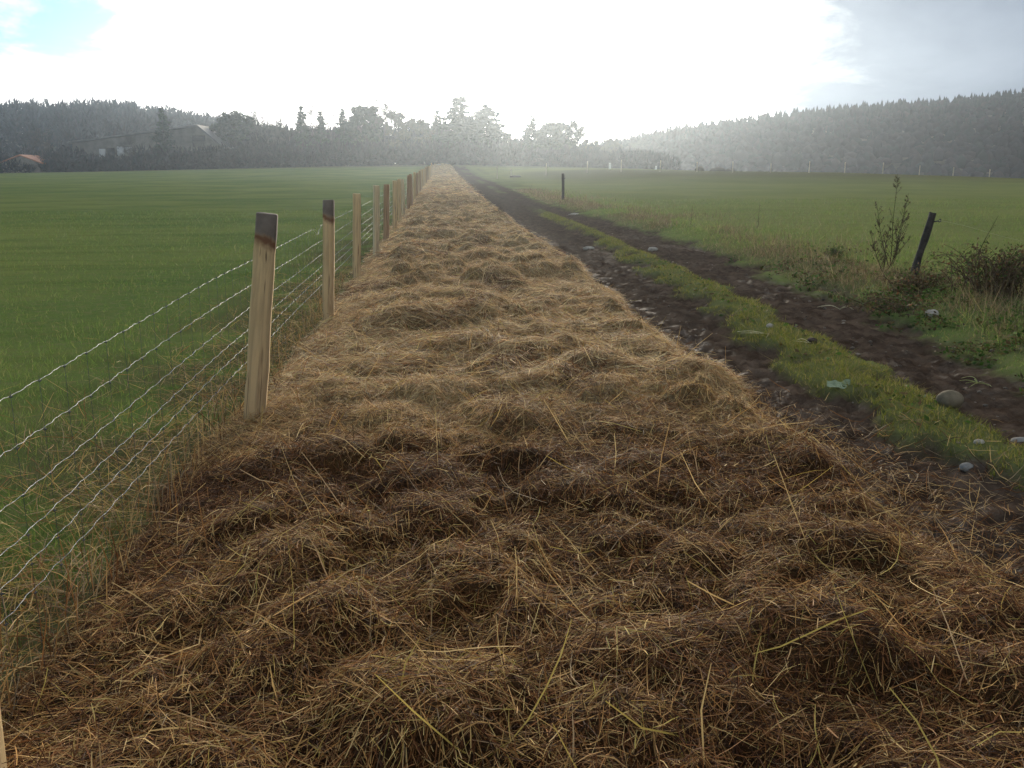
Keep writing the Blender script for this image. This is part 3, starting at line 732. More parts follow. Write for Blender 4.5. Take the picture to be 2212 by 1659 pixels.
# straw caught in the bottom of the netting
n = 800
y = logy(n, 1.8, 12); x = wire_x(y) + rng.normal(0, 0.03, n)
z0 = rng.uniform(0.0, 0.20, n) * (0.4 + 1.2 * fbm(y * 2.1, y * 0, 3, 85)); L = rng.uniform(0.10, 0.32, n); th = rng.uniform(0, 2 * math.pi, n); inc = rng.normal(0.6, 0.7, n)
s_ = np.linspace(-0.5, 0.5, 4)[None, :] * L[:, None]
pts = np.stack([x[:, None] + 0.25 * np.cos(th)[:, None] * s_, y[:, None] + np.cos(inc)[:, None] * s_ * np.sign(np.sin(th))[:, None], np.maximum(0.0, z0[:, None] + L[:, None] * 0.25 + np.sin(inc)[:, None] * s_ - 1.2 * s_ ** 2)], 2)
V, F = ribbons(pts, rng.uniform(0.002, 0.004, n), 0.4, rng.normal(0, 2, n))
tag(np_obj('netting_straw', V, F, tint=np.repeat(PAL[rng.choice([0, 1, 2, 3, 6], n)] * rng.uniform(0.7, 1.1, n)[:, None], 8, axis=0), mats=[M['straw']]),
    'wisps of straw caught in the bottom of the wire netting', 'straw', kind='stuff')

# ------------------------------------------------------------------ leaning post with live wire
lp = empty('leaning_post', (5.77, 10.9, gz(5.77, 10.9)))
tag(lp, 'dark round wooden post leaning to the right on the bank', 'post')
top = np.array([0.20, 0.02, 0.98 - lp.location.z]); bot = np.array([-0.06, 0, -0.3])
tt_ = np.linspace(0, 1, 12)[:, None]
V, f3, f4 = tube_arrays(bot + (top - bot) * tt_ + np.stack([0.006 * np.sin(tt_[:, 0] * 9), tt_[:, 0] * 0, tt_[:, 0] * 0], 1), 0.044 + 0.004 * np.sin(np.arange(12) * 1.7), 10)
V += rng.normal(0, 0.0018, V.shape)
np_obj('shaft', V, [f3, f4], lp, mats=[M['old_wood']], smooth=False)
th = np.linspace(0, 1.75 * math.pi, 14)
S_ = Soup()
V, f3, f4 = tube_arrays(np.stack([0.285 + 0.016 * np.cos(th + 2.8), th * 0, 0.765 + 0.016 * np.sin(th + 2.8)], 1), 0.0065, 6); S_.add(V, f3, f4)
V, f3, f4 = tube_arrays([(0.15, 0, 0.74), (0.22, 0, 0.752), (0.272, 0, 0.760)], 0.008, 6); S_.add(V, f3, f4)
ins = S_.obj('insulator', [M['insulator']], lp)
x = np.linspace(0, 1, 60)
pts = np.stack([6.055 + 6.5 * x, 10.9 - 1.9 * x, lp.location.z + 0.765 - 1.02 * 1.62 * x + 0.28 * x * x * 1.6 + 0.012 * np.sin(x * 40) * (1 - x)], 1)
V, f3, f4 = tube_arrays(pts, 0.0016, 5)
tag(np_obj('fence_cord', V, [f3, f4], mats=[M['cord']], smooth=True), 'thin pale electric fence cord running right from the leaning post', 'cord')
# thin dark post in the middle distance
S_ = Soup()
mp0 = empty('field_post', (5.55, 41.4, gz(5.55, 41.4)))
tag(mp0, 'dark upright post standing alone beside the track', 'post')
V, f3, f4 = tube_arrays(np.stack([0.02 * np.sin(np.linspace(0, 3, 9)), np.zeros(9), np.linspace(-0.3, 1.16, 9)], 1), 0.062 + 0.004 * np.sin(np.arange(9) * 2.1), 8)
np_obj('shaft', V, [f3, f4], mp0, mats=[M['old_wood']])
V, f3, f4 = tube_arrays([(0.055, 0, 0.93), (0.10, 0, 0.95), (0.11, 0, 0.98)], 0.014, 6)
np_obj('insulator', V, [f3, f4], mp0, mats=[M['insulator']])

# far row of pale stakes across the right hand pasture
row = empty('stake_fence', (34, 107, 0))
tag(row, 'far row of thin pale stakes crossing the right hand pasture', 'fence')
stakes = [(1075, 96, 1.2), (1104, 104, 0.85), (1178, 105, 1.25), (1264, 106, 1.25), (1335, 106, 1.3), (1417, 106, 1.25), (1494, 106, 1.1), (1569, 106, 1.2), (1649, 106, 1.0), (1729, 106, 1.25),
          (1804, 106, 1.2), (1884, 106, 1.25), (1961, 106, 1.1), (2032, 106, 1.05), (2109, 106, 1.0), (2187, 106, 1.0), (2270, 106, 1.1)]
sx = []
for k_, (px, Y, h) in enumerate(stakes):
    a = (px - 1106) / 2000.0
    x = Y * math.tan(R(CAM_YAW) + math.atan(a * math.cos(R(CAM_PITCH)) * 1.03)); z = gz(x, Y); sx.append((x, Y, z + h * 0.8))
    me = post_mesh('stake', h, 0.10, 0.10, 300 + k_, M['pale_stake'])
    o = link(bpy.data.objects.new('stake', me)); o.location = (x, Y, z); o.rotation_euler = (random.uniform(-.02, .02), random.uniform(-.03, .03), random.uniform(-.4, .4)); part(o, row)
V, f3, f4 = tube_arrays(np.array(sx), 0.006, 4)
part(np_obj('wire', V, [f3, f4], mats=[M['wire_dull']]), row)
for k_, (px, Y, h, lb) in enumerate([(1312, 150, 1.05, 'tallest white marker post, leftmost of three beyond the stakes'), (1409, 146, 0.75, 'middle white marker post beyond the pale stakes'), (1500, 140, 0.7, 'low white marker post beside the dark heaps, rightmost of three')]):
    x = Y * math.tan(R(CAM_YAW) + math.atan((px - 1106) / 2000.0))
    mk = empty('marker_post', (x, Y, gz(x, Y)))
    tag(mk, lb, 'marker post', 'white marker posts')
    V, f3, f4 = tube_arrays([(0, 0, -0.3), (0, 0, h * 0.86), (0, 0, h * 0.93), (0, 0, h * 0.985), (0, 0, h)], [0.15, 0.15, 0.13, 0.08, 0.02], 10)
    np_obj('shaft', V, [f3, f4], mk, mats=[M['white_plastic']], smooth=False)
    V, f3, f4 = tube_arrays([(0, 0, h * 0.70), (0, 0, h * 0.76)], 0.155, 10); np_obj('band', V, [f3, f4], mk, mats=[M['insulator' if False else 'stone_grey']])
def lump_mesh(name, rx, ry, rz_, seed, mat, rough_=0.18, sub=3, freq=2.2, flat=0.0):
    bm = bmesh.new(); bmesh.ops.create_icosphere(bm, subdivisions=sub, radius=1.0)
    me = bpy.data.meshes.new(name); bm.to_mesh(me); bm.free()
    co = np.zeros(len(me.vertices) * 3); me.vertices.foreach_get('co', co); co = co.reshape(-1, 3)
    nn = fbm(co[:, 0] * freq + seed * 3.3 + co[:, 2] * freq, co[:, 1] * freq + co[:, 2] * 1.3, 3, seed) - 0.5
    co = co * (1 + rough_ * 2 * nn)[:, None]
    co = co * np.array([rx, ry, rz_]); co[:, 2] = np.where(co[:, 2] < -flat * rz_, -flat * rz_ + (co[:, 2] + flat * rz_) * 0.3, co[:, 2]) if flat else co[:, 2]
    me.vertices.foreach_set('co', co.ravel().astype(np.float32)); me.polygons.foreach_set('use_smooth', np.ones(len(me.polygons), bool)); me.materials.append(mat); me.update()
    return me
def lump(name, loc, dims, seed, mat, label, cat, rz=0.0, sink=0.35, group=None, **kw):
    o = link(bpy.data.objects.new(name, lump_mesh(name, *dims, seed, M[mat], **kw)))
    o.location = (loc[0], loc[1], gz(loc[0], loc[1]) + dims[2] * (1 - 2 * sink)); o.rotation_euler = (0, 0, rz)
    return tag(o, label, cat, group)
for px, Y, dm_, lb in [(1500, 122, (0.62, 0.5, 0.42), 'small dark soil heap near the middle of the far stakes'), (1541, 122, (0.95, 0.6, 0.42), 'broad dark soil heap right of the small one behind the stakes'), (1566, 121, (0.6, 0.5, 0.36), 'dark soil heap farthest right behind the stakes'), (1113, 101, (0.6, 0.5, 0.16), 'low dark heap by the left end of the far stakes')]:
    x = Y * math.tan(R(CAM_YAW) + math.atan((px - 1106) / 2000.0))
    lump('soil_heap', (x, Y), dm_, int(px), 'hill_soil', lb, 'soil heap', sink=0.3, group='soil heaps in the pasture', rough_=0.35, freq=3)

# ------------------------------------------------------------------ stones, clods and leaves on the track
lump('stone', (3.20, 5.42), (0.082, 0.062, 0.060), 5, 'stone_tan', 'large smooth egg shaped tan stone at the edge of the green middle strip', 'stone', rz=-0.25, sink=0.08, rough_=0.04, freq=1.0)
lump('stone', (2.73, 4.40), (0.036, 0.030, 0.026), 6, 'stone_grey', 'small pale grey round stone lying in grass nearest the hay', 'stone', sink=0.36, rough_=0.12)
lump('stone', (4.88, 8.75), (0.078, 0.055, 0.050), 7, 'stone_white', 'whitish block of stone in the grass below the bramble bush', 'stone', rz=0.2, sink=0.33, rough_=0.2)
lump('stone', (2.99, 18.3), (0.12, 0.08, 0.045), 8, 'stone_white', 'flat white stone in the left rut far up the track', 'stone', sink=0.38, rough_=0.2)
lump('stone', (4.62, 31.5), (0.20, 0.10, 0.055), 9, 'stone_white', 'long pale stone lying beside the farthest bend of the ruts', 'stone', rz=0.3, sink=0.38, rough_=0.2)
lump('stone', (4.16, 17.8), (0.11, 0.08, 0.05), 10, 'stone_white', 'angular white stone on the right rut far up the track', 'stone', rz=0.5, sink=0.3, rough_=0.2)
lump('stone', (3.10, 8.38), (0.034, 0.024, 0.024), 11, 'stone_white', 'small white stone in the green strip beside a pale stalk', 'stone', sink=0.25, rough_=0.1)
lump('stone', (3.38, 4.95), (0.055, 0.045, 0.030), 12, 'stone_grey', 'flat grey stone half sunk in the right rut at the picture edge', 'stone', sink=0.35, rough_=0.1)
lump('stone', (2.92, 4.62), (0.030, 0.022, 0.016), 13, 'stone_white', 'tiny flat white stone right of the pale grey round stone', 'stone', sink=0.38, rough_=0.2)
lump('stone', (3.18, 5.05), (0.034, 0.026, 0.016), 14, 'stone_grey', 'flat grey stone in moss just below the egg shaped stone', 'stone', sink=0.38, rough_=0.2)
lump('stone', (3.40, 6.35), (0.030, 0.024, 0.024), 15, 'stone_white', 'small white stone on the edge between green strip and right rut', 'stone', sink=0.38, rough_=0.2)
lump('stone', (4.12, 9.05), (0.034, 0.028, 0.026), 16, 'stone_white', 'small white stone on the far bank of the right rut', 'stone', sink=0.38, rough_=0.2)
lump('stone', (0.5, 164), (0.42, 0.3, 0.22), 17, 'stone_white', 'white boulder at the far end of the hay strip', 'stone', sink=0.2, rough_=0.2)
lump('mud_clod', (3.17, 7.55), (0.045, 0.035, 0.03), 18, 'clod', 'crumbly dark clod lying on the green middle strip', 'clod', sink=0.2, rough_=0.35, freq=3)
# pebbles
S_ = Soup()
ico = bmesh.new(); bmesh.ops.create_icosphere(ico, subdivisions=1, radius=1.0)
iv = np.array([v_.co[:] for v_ in ico.verts]); ifc = np.array([[q.index for q in f_.verts] for f_ in ico.faces]); ico.free()
n = 420
y = logy(n, 3.2, 24); x = np.where(rng.random(n) < 0.68, cg_right(y) + rng.uniform(-0.1, 1.1, n) * (rut_right(y) - cg_right(y)), rng.uniform(2.3, 5.2, n))
z = ground_z(x, y)
for k_ in range(n):
    s_ = rng.gamma(2.0, 0.0034) + 0.003
    S_.add(iv * rng.uniform(0.75, 1.2, (len(iv), 1)) * s_ * np.array([1.2, 1, 0.7]) + np.array([x[k_], y[k_], z[k_] + s_ * 0.25]), ifc, None, np.array((0.15, 0.125, 0.10)) * rng.uniform(0.35, 1.7))
tag(S_.obj('track_pebbles', [M['twig']]), 'small pebbles bedded in the mud of the track', 'pebbles', kind='stuff')
plain('leaf_pale', (0.24, 0.31, 0.18), (0.34, 0.40, 0.26), 25, 0.55)
plain('leaf_rib', (0.40, 0.46, 0.34), (0.50, 0.56, 0.42), 25, 0.6)
plain('stalk_pale', (0.46, 0.42, 0.24), (0.58, 0.54, 0.34), 25, 0.7)
plain('stalk_green', (0.20, 0.22, 0.06), (0.30, 0.30, 0.10), 25, 0.7)
lf = empty('cabbage_leaf', (2.75, 6.04, gz(2.75, 6.04)), -0.1); lf.scale = (0.95, 0.8, 0.6)
tag(lf, 'torn pale green cabbage leaf lying on the green strip', 'leaf')
U = np.linspace(-1, 1, 13); Vv = np.linspace(-1, 1, 7)
A, B = np.meshgrid(U, Vv); wid = 0.045 * np.sqrt(np.clip(1 - (A * 0.92) ** 2, 0, 1)) * (1 + 0.35 * np.sin(A * 9 + np.sign(B) * 2))
X_ = A * 0.085; Y_ = B * wid; Z_ = 0.018 + 0.055 * np.abs(B) ** 1.6 * (0.5 + 0.5 * np.sign(B)) + 0.012 * np.sin(A * 6 + B * 3) + 0.02 * A * A
i = np.arange(6)[:, None] * 13 + np.arange(12)[None, :]
np_obj('blade', np.stack([X_.ravel(), Y_.ravel(), Z_.ravel()], 1), np.stack([i, i + 1, i + 14, i + 13], -1).reshape(-1, 4), lf, mats=[M['leaf_pale']], smooth=True)
V, f3, f4 = tube_arrays(np.stack([U * 0.10 + 0.02, U * 0, 0.022 + 0.02 * U * U + 0.012 * np.sin(U * 6)], 1), np.linspace(0.002, 0.005, 13), 6)
np_obj('midrib', V, [f3, f4], lf, mats=[M['leaf_rib']], smooth=True)
def stalks(name, loc, seed, n_, ln, mat, label):
    r_ = np.random.default_rng(seed); S = Soup()
    for _ in range(n_):
        th = r_.uniform(0, 6.28); L_ = r_.uniform(0.5, 1.0) * ln; s_ = np.linspace(0, 1, 7)
        p_ = np.stack([np.cos(th + r_.normal(0, .5) * s_) * L_ * s_, np.sin(th + r_.normal(0, .5) * s_) * L_ * s_, 0.012 + r_.uniform(0.0, 0.6) * L_ * np.sin(s_ * 3.1) * 0.5], 1)
        V, f3, f4 = tube_arrays(p_, np.linspace(0.0036, 0.0015, 7), 5); S.add(V, f3, f4)
    o = S.obj(name, [M[mat]]); o.location = (loc[0], loc[1], gz(*loc)); return tag(o, label, 'stalk')
stalks('uprooted_stalk', (2.95, 8.05), 1, 4, 0.24, 'stalk_pale', 'pale bent stalk lying across the green strip beside a white stone')
stalks('uprooted_stalk', (3.98, 6.4), 2, 7, 0.17, 'stalk_green', 'yellow green uprooted stalks at the outer edge of the right rut')
stalks('uprooted_stalk', (3.14, 7.52), 3, 3, 0.16, 'stalk_pale', 'dry pale stalk curled over the dark clod')
stalks('uprooted_stalk', (4.45, 9.9), 4, 4, 0.2, 'stalk_pale', 'pale dry stalks on the bank left of the leaning post')

# ------------------------------------------------------------------ weeds and brambles on the bank
def weed(name, loc, h, seed, label, dense=1.0, stems=((0, 1.0),), pal=DRYC * 0.55):
    r_ = np.random.default_rng(seed); root = empty(name, (loc[0], loc[1], gz(*loc))); tag(root, label, 'weed')
    St, Hd = Soup(), Soup()
    for (dx, hs) in stems:
        H_ = h * hs; s_ = np.linspace(0, 1, 12); bx, by = r_.normal(0, .06, 2)
        P_ = np.stack([dx * s_ ** 0.7 + bx * s_ ** 2 + 0.008 * np.sin(s_ * 9), by * s_ ** 2 + r_.normal(0, .05) * s_, H_ * s_], 1)
        V, f3, f4 = tube_arrays(P_, np.linspace(0.006, 0.0018, 12), 5); St.add(V, f3, f4, pal[3] * 0.8)
        for b_ in range(int(16 * dense)):
            f_ = r_.uniform(0.15, 0.95); o_ = np.array([np.interp(f_, s_, P_[:, c]) for c in range(3)]); th = r_.uniform(0, 6.28); L_ = (0.05 + 0.24 * (1 - f_)) * r_.uniform(0.5, 1.1) * h
            e_ = np.linspace(0, 1, 5)[:, None]; q = o_ + np.concatenate([np.cos(th) * L_ * e_ ** 0.8 * 0.55, np.sin(th) * L_ * e_ ** 0.8 * 0.55, L_ * e_ ** 1.2 * 0.8], 1)
            V, f3, f4 = tube_arrays(q, np.linspace(0.0026, 0.001, 5), 4); St.add(V, f3, f4, pal[3])
            m_ = int(11 * dense); kx = r_.uniform(0.35, 1, m_); c_ = np.stack([np.interp(kx, e_[:, 0], q[:, c]) for c in range(3)], 1)
            sz = r_.uniform(0.004, 0.011, m_)[:, None]
            T_ = np.stack([c_ + r_.normal(0, 1, (m_, 3)) * sz for _ in range(3)], 1).reshape(-1, 3)
            Hd.add(T_, np.arange(m_ * 3).reshape(-1, 3), None, np.repeat(pal[r_.choice(4, m_)] * r_.uniform(.7, 1.2, m_)[:, None], 3, axis=0))
    tag(St.obj('stem', [M['twig']], root), kind='stuff'); tag(Hd.obj('seed_heads', [M['foliage']], root), kind='stuff')
weed('dead_mugwort', (6.34, 12.6), 1.30, 1, 'tall dead branching weed left of the leaning post', 1.3, ((0, 1.0), (-0.26, 0.72), (0.16, 0.80), (0.26, 0.68)))
weed('dead_mugwort', (5.90, 11.9), 0.72, 2, 'shorter dead weed between the tall weed and leaning post base', 1.2, ((0, 1.0), (-0.15, 0.8), (0.2, 0.7)))
weed('dead_mugwort', (6.18, 10.3), 0.86, 3, 'single thin dead stem standing out of the bramble bush', 0.5, ((0.03, 1.0),))
weed('dead_mugwort', (7.5, 21.5), 0.55, 4, 'thin dead stalk in the pasture above the rough verge', 0.25, ((0.08, 1.0),))
weed('dead_mugwort', (6.3, 23.0), 0.50, 5, 'second thin dead stalk left of the pasture stalk', 0.25, ((0.06, 1.0),))
def bramble(name, loc, rx, ry, h, seed, n_arch, n_leaf, label, green=0.35):
    r_ = np.random.default_rng(seed); root = empty(name, (loc[0], loc[1], gz(*loc))); tag(root, label, 'bush')
    St, Lf = Soup(), Soup(); anchors = []
    for _ in range(n_arch):
        a = r_.normal(0, 0.30, 2) * (rx, ry); th = r_.uniform(0, 6.28); L_ = r_.uniform(0.4, 1.0); hh = h * r_.uniform(0.5, 1.15)
        s_ = np.linspace(0, 1, 9); q = np.stack([a[0] + np.cos(th) * rx * L_ * s_, a[1] + np.sin(th) * ry * L_ * s_, -0.03 + hh * np.sin(s_ * r_.uniform(1.3, 2.8)) ** 0.8], 1)
        V, f3, f4 = tube_arrays(q, np.linspace(0.0045, 0.0016, 9), 4); St.add(V, f3, f4, np.array((0.085, 0.058, 0.038)) * r_.uniform(.6, 1.8)); anchors.append(q)
    A_ = np.concatenate(anchors); c_ = A_[r_.integers(0, len(A_), n_leaf)] + r_.normal(0, 0.045, (n_leaf, 3)); c_[:, 2] = np.maximum(c_[:, 2], 0.01)
    sz = r_.uniform(0.010, 0.026, n_leaf)[:, None]; d1 = r_.normal(0, 1, (n_leaf, 3)); d1 /= np.linalg.norm(d1, axis=1, keepdims=True); d2 = np.cross(d1, r_.normal(0, 1, (n_leaf, 3))); d2 /= np.linalg.norm(d2, axis=1, keepdims=True) + 1e-9
    Q = np.stack([c_ - d1 * sz, c_ - d2 * sz * 0.55, c_ + d1 * sz, c_ + d2 * sz * 0.55], 1).reshape(-1, 3)
    pal = np.array([(0.085, 0.120, 0.030), (0.060, 0.085, 0.024), (0.150, 0.115, 0.052), (0.130, 0.090, 0.048), (0.19, 0.10, 0.045)])
    k_ = r_.choice(5, n_leaf, p=[green * .6, green * .4, (1 - green) * .4, (1 - green) * .45, (1 - green) * .15])
    Lf.add(Q, None, np.arange(n_leaf * 4).reshape(-1, 4), np.repeat(pal[k_] * r_.uniform(.7, 1.3, n_leaf)[:, None], 4, axis=0))
    tag(St.obj('stems', [M['twig']], root), kind='stuff'); tag(Lf.obj('leaves', [M['foliage']], root), kind='stuff')
bramble('bramble_bush', (6.15, 9.75), 0.62, 0.40, 0.50, 1, 150, 2700, 'dark tangled bramble bush right of the leaning post', 0.30)
bramble('bramble_bush', (5.45, 10.1), 0.45, 0.35, 0.20, 2, 70, 1500, 'low brambles around the foot of the leaning post', 0.25)
bramble('bramble_bush', (4.85, 9.4), 0.50, 0.5, 0.14, 3, 60, 1300, 'flat sprawling brambles on the bank above the right rut', 0.35)
bramble('bramble_bush', (6.25, 14.3), 0.16, 0.14, 0.17, 4, 20, 500, 'small dark green tuft alone in the grass left of the tall weed', 0.9)
bramble('bramble_bush', (7.1, 10.1), 0.50, 0.35, 0.42, 5, 90, 1500, 'bramble growth at the right picture edge behind the dark bush', 0.4)

# ------------------------------------------------------------------ trees
def bare_tree_soups(seed, h, spread=0.5, depth=5, tw=(0.085, 0.07, 0.058)):
    r_ = random.Random(seed); Tr, Cr = Soup(), Soup()
    tips = []
    def grow(p, d_, L_, rad, lev):
        n_ = 4 if lev < 2 else 3
        pts = [Vector(p)]; dd = Vector(d_)
        for k in range(n_):
            dd = (dd + Vector((r_.gauss(0, .10), r_.gauss(0, .10), r_.gauss(0.05, .06)))).normalized(); pts.append(pts[-1] + dd * L_ / n_)
        V, f3, f4 = tube_arrays([q[:] for q in pts], np.linspace(rad, rad * 0.6, n_ + 1), 5 if lev == 0 else 3, cap=False)
        (Tr if lev == 0 else Cr).add(V, f3, f4, np.array(tw) * r_.uniform(.8, 1.2))
        if lev >= depth:
            for k in range(5):
                q = pts[r_.randint(1, n_)]; e_ = (dd + Vector((r_.gauss(0, .6), r_.gauss(0, .6), r_.gauss(0.1, .5)))).normalized() * r_.uniform(.35, .9) * h * 0.05
                s_ = e_.orthogonal().normalized() * 0.018; Cr.add([(q - s_)[:], (q + s_)[:], (q + e_)[:]], [[0, 1, 2]], None, np.array(tw) * r_.uniform(.9, 1.4))
            return
        for k in range(r_.choice([3, 3, 4]) if lev else r_.choice([6, 7, 8])):
            f_ = r_.uniform(0.45, 1.0) if lev else r_.uniform(0.35, 1.0); i_ = min(n_ - 1, int(f_ * n_)); q = pts[i_].lerp(pts[i_ + 1], f_ * n_ - i_)
            th = r_.uniform(0, 6.28); o_ = dd.orthogonal().normalized(); o_.rotate(Matrix.Rotation(th, 3, dd)); e_ = (dd * (1 - spread) + o_ * spread * r_.uniform(.7, 1.3)).normalized()
            grow(q, e_, L_ * r_.uniform(.5, .72) * (0.8 if lev == 0 else 1), rad * 0.5, lev + 1)
    grow((0, 0, -0.3), (0, 0, 1), h * 0.62, h * 0.014, 0)
    return Tr, Cr
def conifer_soups(seed, h, r, gappy=0.15, pal=((0.020, 0.034, 0.018), (0.032, 0.050, 0.024), (0.045, 0.062, 0.030)), low=0.06, sprays=9, prof=0.75):
    r_ = np.random.default_rng(seed); Tr, Cr = Soup(), Soup(); pal = np.array(pal)
    V, f3, f4 = tube_arrays([(0, 0, -0.4), (0, 0, h * 0.5), (0.05, 0, h)], [h * 0.016, h * 0.010, 0.02], 7); Tr.add(V, f3, f4, (0.05, 0.04, 0.032))
    z = h * low
    while z < h * 0.985:
        f_ = z / h; ln = r * (1 - f_) ** prof * r_.uniform(0.75, 1.15) + 0.12
        for k in range(int(r_.integers(5, 8))):
            if r_.random() < gappy: continue
            th = r_.uniform(0, 6.28); L_ = ln * r_.uniform(0.55, 1.12); m_ = int(sprays * 1.5 * L_ / r * 1.6) + 7
            u = r_.uniform(0.12, 1.0, m_); droop = -0.22 * L_ * u ** 1.6 + 0.10 * L_ * u ** 4
            c_ = np.stack([np.cos(th) * L_ * u, np.sin(th) * L_ * u, z + droop + r_.normal(0, 0.05, m_)], 1)
            sz = (0.17 + 0.24 * L_ / r) * r_.uniform(0.6, 1.5, m_) * (0.8 + 0.3 * r / 3); dirs = r_.normal(0, 1, (m_, 3)) * (1, 1, 0.8); dirs[:, 0] += np.cos(th) * 0.9; dirs[:, 1] += np.sin(th) * 0.9
            dirs /= np.linalg.norm(dirs, axis=1, keepdims=True); sd_ = np.cross(dirs, r_.normal(0, 1.0, (m_, 3))); sd_ /= np.linalg.norm(sd_, axis=1, keepdims=True) + 1e-9
            T_ = np.stack([c_ - sd_ * sz[:, None] * .5, c_ + sd_ * sz[:, None] * .5, c_ + dirs * sz[:, None] * 1.6 - (0, 0, 0.06)], 1).reshape(-1, 3)
            Cr.add(T_, np.arange(m_ * 3).reshape(-1, 3), None, np.repeat(pal[r_.integers(0, len(pal), m_)] * r_.uniform(.75, 1.25, m_)[:, None], 3, axis=0))
            V, f3, f4 = tube_arrays([(0, 0, z + 0.05), (np.cos(th) * L_ * .5, np.sin(th) * L_ * .5, z - 0.04 * L_), (np.cos(th) * L_ * .9, np.sin(th) * L_ * .9, z - 0.16 * L_)], [0.03, 0.02, 0.008], 3, cap=False); Cr.add(V, f3, f4, (0.045, 0.037, 0.03))
        z += h * r_.uniform(0.030, 0.046)
    return Tr, Cr
def broad_soups(seed, h, r, nclump=34, leaf=70, pal=((0.030, 0.044, 0.022), (0.045, 0.060, 0.030), (0.062, 0.070, 0.036)), base=0.3, size=0.22, flat=0.8):
    r_ = np.random.default_rng(seed); Tr, Cr = Soup(), Soup(); pal = np.array(pal)
    V, f3, f4 = tube_arrays([(0, 0, -0.4), (0.1, 0.05, h * 0.35), (-0.05, 0.1, h * 0.8)], [h * 0.020, h * 0.014, 0.03], 7); Tr.add(V, f3, f4, (0.055, 0.045, 0.036))
    for k in range(nclump):
        d_ = r_.normal(0, 1, 3); d_ /= np.linalg.norm(d_); rad = r_.uniform(0.35, 1.0) ** 0.5
        c0 = np.array([d_[0] * r * rad, d_[1] * r * rad, h * (base + (1 - base) * 0.5) + d_[2] * h * (1 - base) * 0.47 * rad])
        cr = r * r_.uniform(0.14, 0.34)
        V, f3, f4 = tube_arrays([(0, 0, min(h * 0.75, max(h * 0.2, c0[2] - r * 0.7))), tuple(c0 * (0.55, 0.55, 0.9)), tuple(c0)], [0.06, 0.04, 0.012], 3, cap=False); Cr.add(V, f3, f4, (0.05, 0.04, 0.033))
        v_ = r_.normal(0, 1, (leaf, 3)); v_ *= (r_.random(leaf) ** 0.4 / np.linalg.norm(v_, axis=1))[:, None]; c_ = c0 + v_ * cr * np.array([1, 1, flat]); sz = size * r_.uniform(.5, 1.4, leaf)[:, None]
        T_ = np.stack([c_ + r_.normal(0, 1, (leaf, 3)) * sz for _ in range(3)], 1).reshape(-1, 3)
        Cr.add(T_, np.arange(leaf * 3).reshape(-1, 3), None, np.repeat(pal[r_.integers(0, len(pal), leaf)] * r_.uniform(.7, 1.3, leaf)[:, None], 3, axis=0))
    return Tr, Cr
def tree(name, px, top_y, Y, soups, h0, label, wide=1.0, group=None, rz=None):
    """px, top_y: bearing and height read from the photograph, turned into a place at depth Y"""
    x = (Y * math.tan(R(CAM_YAW) + math.atan((px - 1106) / 2000.0 * 1.02 * math.cos(R(CAM_PITCH)))))
    base = gz(x, Y); topz = 1.5 + (364 - top_y) / 2000.0 * Y * 1.02; s_ = (topz - base) / h0
    root = empty(name, (x, Y, base), random.uniform(0, 6.28) if rz is None else rz); root.scale = (s_ * wide, s_ * wide, s_)
    tag(root, label, 'tree', group)
    for nm, sp in zip(('trunk', 'crown'), soups):
        if sp not in mesh_cache: mesh_cache[sp] = sp.mesh(nm, [M['twig'] if nm == 'trunk' or soups in BARE else M['foliage']])
        link(bpy.data.objects.new(nm, mesh_cache[sp]), root)
mesh_cache = {}; BARE = []
fir1 = conifer_soups(11, 12, 4.0, 0.15, sprays=40, prof=0.6); fir2 = conifer_soups(12, 11, 3.9, 0.12, sprays=40, prof=0.55); fir3 = conifer_soups(13, 10, 2.3, 0.08); fir4 = conifer_soups(14, 10, 2.8, 0.22, sprays=20)
bare1 = bare_tree_soups(21, 10, 0.45); bare2 = bare_tree_soups(22, 10, 0.38); bare3 = bare_tree_soups(23, 10, 0.55)
BARE += [bare1, bare2, bare3]
pine1 = broad_soups(31, 10, 3.0, 52, 100, base=0.40, size=0.19); pine2 = broad_soups(32, 9, 2.8, 58, 100, base=0.2, size=0.19); oak1 = broad_soups(33, 10, 2.6, 44, 100, pal=((0.075, 0.062, 0.036), (0.060, 0.056, 0.030), (0.09, 0.075, 0.04)), base=0.2, size=0.16)
TR = 'trees along the far edge of the pasture'
